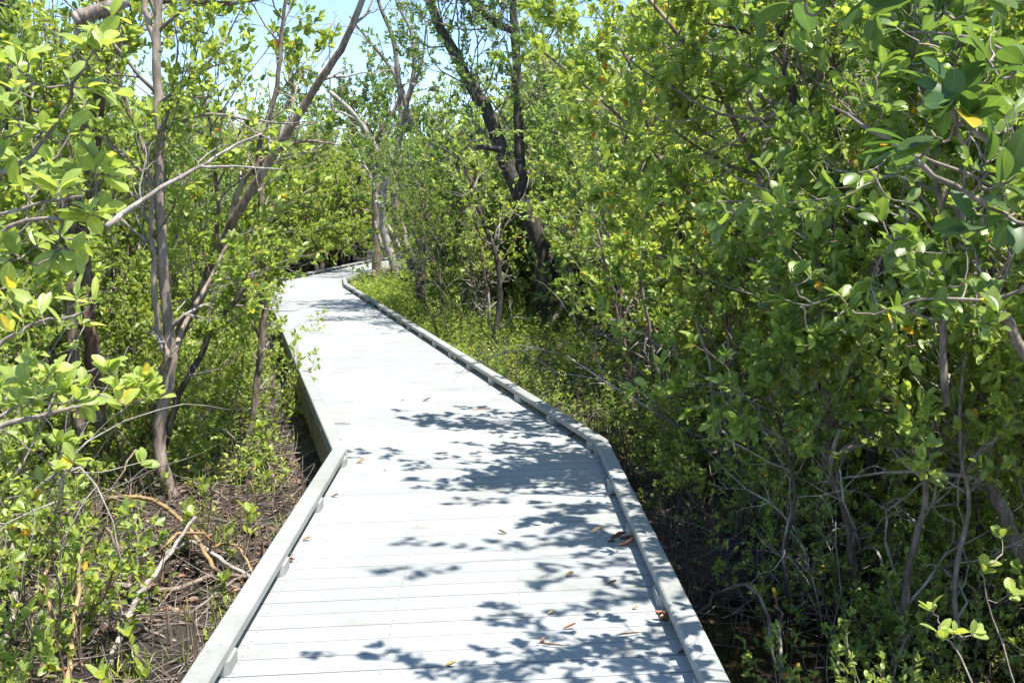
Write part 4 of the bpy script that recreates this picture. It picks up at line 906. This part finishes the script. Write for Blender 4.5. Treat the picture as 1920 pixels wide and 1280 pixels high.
def pod(u, v, L, az, label, seed, mat=None, r0=.0045):
    x, y, _ = at(u, v, 0); p = Plant(seed); c, s_ = math.cos(az) * L / 2, math.sin(az) * L / 2
    pl = p.limb([(-c, -s_, .006), (-c * .3 + s_ * .12, -s_ * .3 - c * .12, .010), (c * .4 + s_ * .12, s_ * .4 - c * .12, .010), (c, s_, .006)], r0, r0, 0, 4)
    r = r0 * np.sin(np.linspace(.25, 2.9, len(pl[1]))); vv, q, cc = tubes([(pl[0], r)], 7)
    o = mesh_obj('seed_pod', vv, q, mat or BRN, None, None, True, cc); o.location = (x, y, .002); tag(o, label, 'seed pod')
DL = [(575, 1013, .055, .35, .1, TAN, 'small tan leaf on the bare left side of the near deck'), (628, 932, .06, .3, .1, ORN, 'thin orange-brown leaf beside the kerb just below the left bend'),
 (676, 868, .075, .4, .4, TAN, 'folded tan leaf on the deck right of the left kerb corner'), (722, 883, .03, .4, .2, YLW, 'tiny yellowish leaf flake below the folded tan leaf'),
 (942, 1001, .06, .35, 2.8, BRN, 'brown leaf alone in the middle of the near deck'), (890, 900, .04, .4, .4, TAN, 'small leaf on the deck among branch shadows, mid deck'),
 (1068, 1081, .05, .55, .3, TAN, 'curled tan leaf standing on edge, right half of the near deck'), (1147, 1096, .06, .3, .1, ORN, 'thin orange leaf below the curled tan leaf'),
 (1120, 997, .075, .38, .1, TAN, 'tan leaf up the deck from the orange leaf pile by the right kerb'), (1034, 1152, .04, .5, .2, YLW, 'pale yellow curled leaf in the shade of the near deck'),
 (1122, 1149, .022, .6, 1.2, TAN, 'tiny tan leaf scrap between two deck seams'), (1191, 1142, .038, .4, .3, YLW, 'small yellow-brown leaf short of the nearest right kerb pile'),
 (1068, 1179, .07, .25, .1, ORN, 'flat pale orange leaf above the long brown pods'), (1018, 1203, .035, .6, .8, BRN, 'dark crumpled leaf touching the lower brown pod'),
 (1282, 1227, .06, .45, .1, BRN, 'dark leaf tucked under the right kerb, nearest the viewer'), (1308, 1262, .03, .5, .1, ORN, 'small reddish leaf at the bottom of the right kerb shadow'),
 (1255, 1138, .05, .4, 2.9, BRN, 'brown leaf under the right kerb above the nearest pile'), (1076, 818, .11, .3, .3, BRN, 'dark brown leaf below the kerb just before the right bend'),
 (1148, 931, .05, .4, .1, BRN, 'small dark leaf by the third right kerb block'), (1136, 932, .03, .4, .1, BRN, 'tiny black leaf left of the third right kerb block'),
 (1172, 942, .05, .5, .1, BRN, 'dark leaf caught in the shadow strip of the right kerb'), (755, 752, .04, .5, .3, YLW, 'yellowish speck of a leaf far along the deck'),
 (800, 752, .09, .3, .3, GRY, 'grey curled leaf in the middle distance of the deck'), (687, 573, .12, .4, .3, ORN, 'orange leaf by the right kerb near the far bend'), (940, 820, .05, .4, .4, GRY, 'small grey bud on the mid deck'),
 (845, 1250, .05, .5, .1, YLW, 'pale flat leaf near the bottom edge of the deck')]
for k, (u, v, s_, w, a, m, lb) in enumerate(DL): deck_leaf(u, v, s_ * .8, w, a, m, lb, 400 + k)
r = random.Random(3)
for cu, cv, su, sv, n, where, sz in ((1168, 1018, 34, 10, 9, 'piled against the middle right kerb block', .075), (1250, 1166, 18, 10, 8, 'piled against the nearest right kerb block', .065), (950, 733, 22, 6, 8, 'drifted against the right kerb in the middle distance', .10),
    (1114, 850, 10, 5, 5, 'heaped at the right kerb bend', .06), (1160, 925, 12, 10, 4, 'caught beside the third right kerb block', .06), (547, 1052, 8, 6, 5, 'crumbled beside the left kerb block', .04)):
    for k in range(n):
        deck_leaf(cu + r.gauss(0, su * .5), cv + r.gauss(0, sv * .5), sz * r.uniform(.45, .95), r.uniform(.3, .5), r.uniform(-.6, .6) + (3.14 if r.random() < .4 else 0), r.choice([ORN, ORN, TAN, BRN]), 'dry brown and orange leaf ' + where, 500 + k, r.uniform(-.5, .2), .5, 'dry leaves ' + where, z=.004 + .004 * k)
pod(1178, 1191, .105, .25, 'long dark curved pod lying right of centre on the near deck', 601)
pod(1032, 1211, .115, -.25, 'long brown pod at the bottom centre of the deck', 602)
pod(902, 769, .16, .35, 'slim reddish pod lying across the mid deck', 603, ORN)
pod(641, 796, .15, -.1, 'slim brown pod beside the left kerb before the bend', 604)
pod(1083, 1057, .05, 2.2, 'tiny dark twig piece above the curled tan leaf', 605, GRY, .0015)
pod(1130, 1010, .08, 2.1, 'short thin curved stem left of the middle kerb leaf pile', 606, GRY, .002)
print('objects', len(COL.objects), 'unparented', sum(o.parent is None for o in COL.objects))

# arched prop roots and tangled stems over the mud
r = random.Random(21)
def arcs(n, side, y0, y1, d0, d1, where, grp, seed):
    for k in range(n):
        y = r.uniform(y0, y1); d = r.uniform(d0, d1); x = xL(y) - d if side < 0 else xR(y) + d
        a = r.uniform(0, 6.28); L = r.uniform(.3, .9); h = r.uniform(.08, .42); z = float(gz(x, y)); x2, y2 = x + L * math.cos(a), y + L * math.sin(a)
        if (xL(y2) - .15 < x2 < xR(y2) + .15): continue
        z2 = float(gz(x2, y2)); m1 = (x + (x2 - x) * .3 + r.gauss(0, .04), y + (y2 - y) * .3 + r.gauss(0, .04), max(z, z2) + h); m2 = (x + (x2 - x) * .68 + r.gauss(0, .05), y + (y2 - y) * .68, max(z, z2) + h * .8)
        rad = r.uniform(.005, .013)
        p = Plant(seed + k); pl = p.limb([(x, y, z - .05), m1, m2, (x2, y2, z2 - .05)], rad, rad * .6, .008, 4); v, q, c = tubes([pl], 6, .1, p.rng)
        o = mesh_obj('prop_root', v, q, (M_BARK, M_TWIG, M_BARK, M_TAN, M_DARK)[k % 5], None, None, True, c, (x, y, z)); tag(o, 'thin arched prop root looping over the mud ' + where, 'root', grp)
arcs(30, -1, 3.2, 8.5, .35, 2.6, 'left of the near deck', 'prop roots left of the near deck', 700)
arcs(40, 1, 3.8, 8.5, .5, 2.6, 'right of the near deck', 'prop roots right of the near deck', 800)
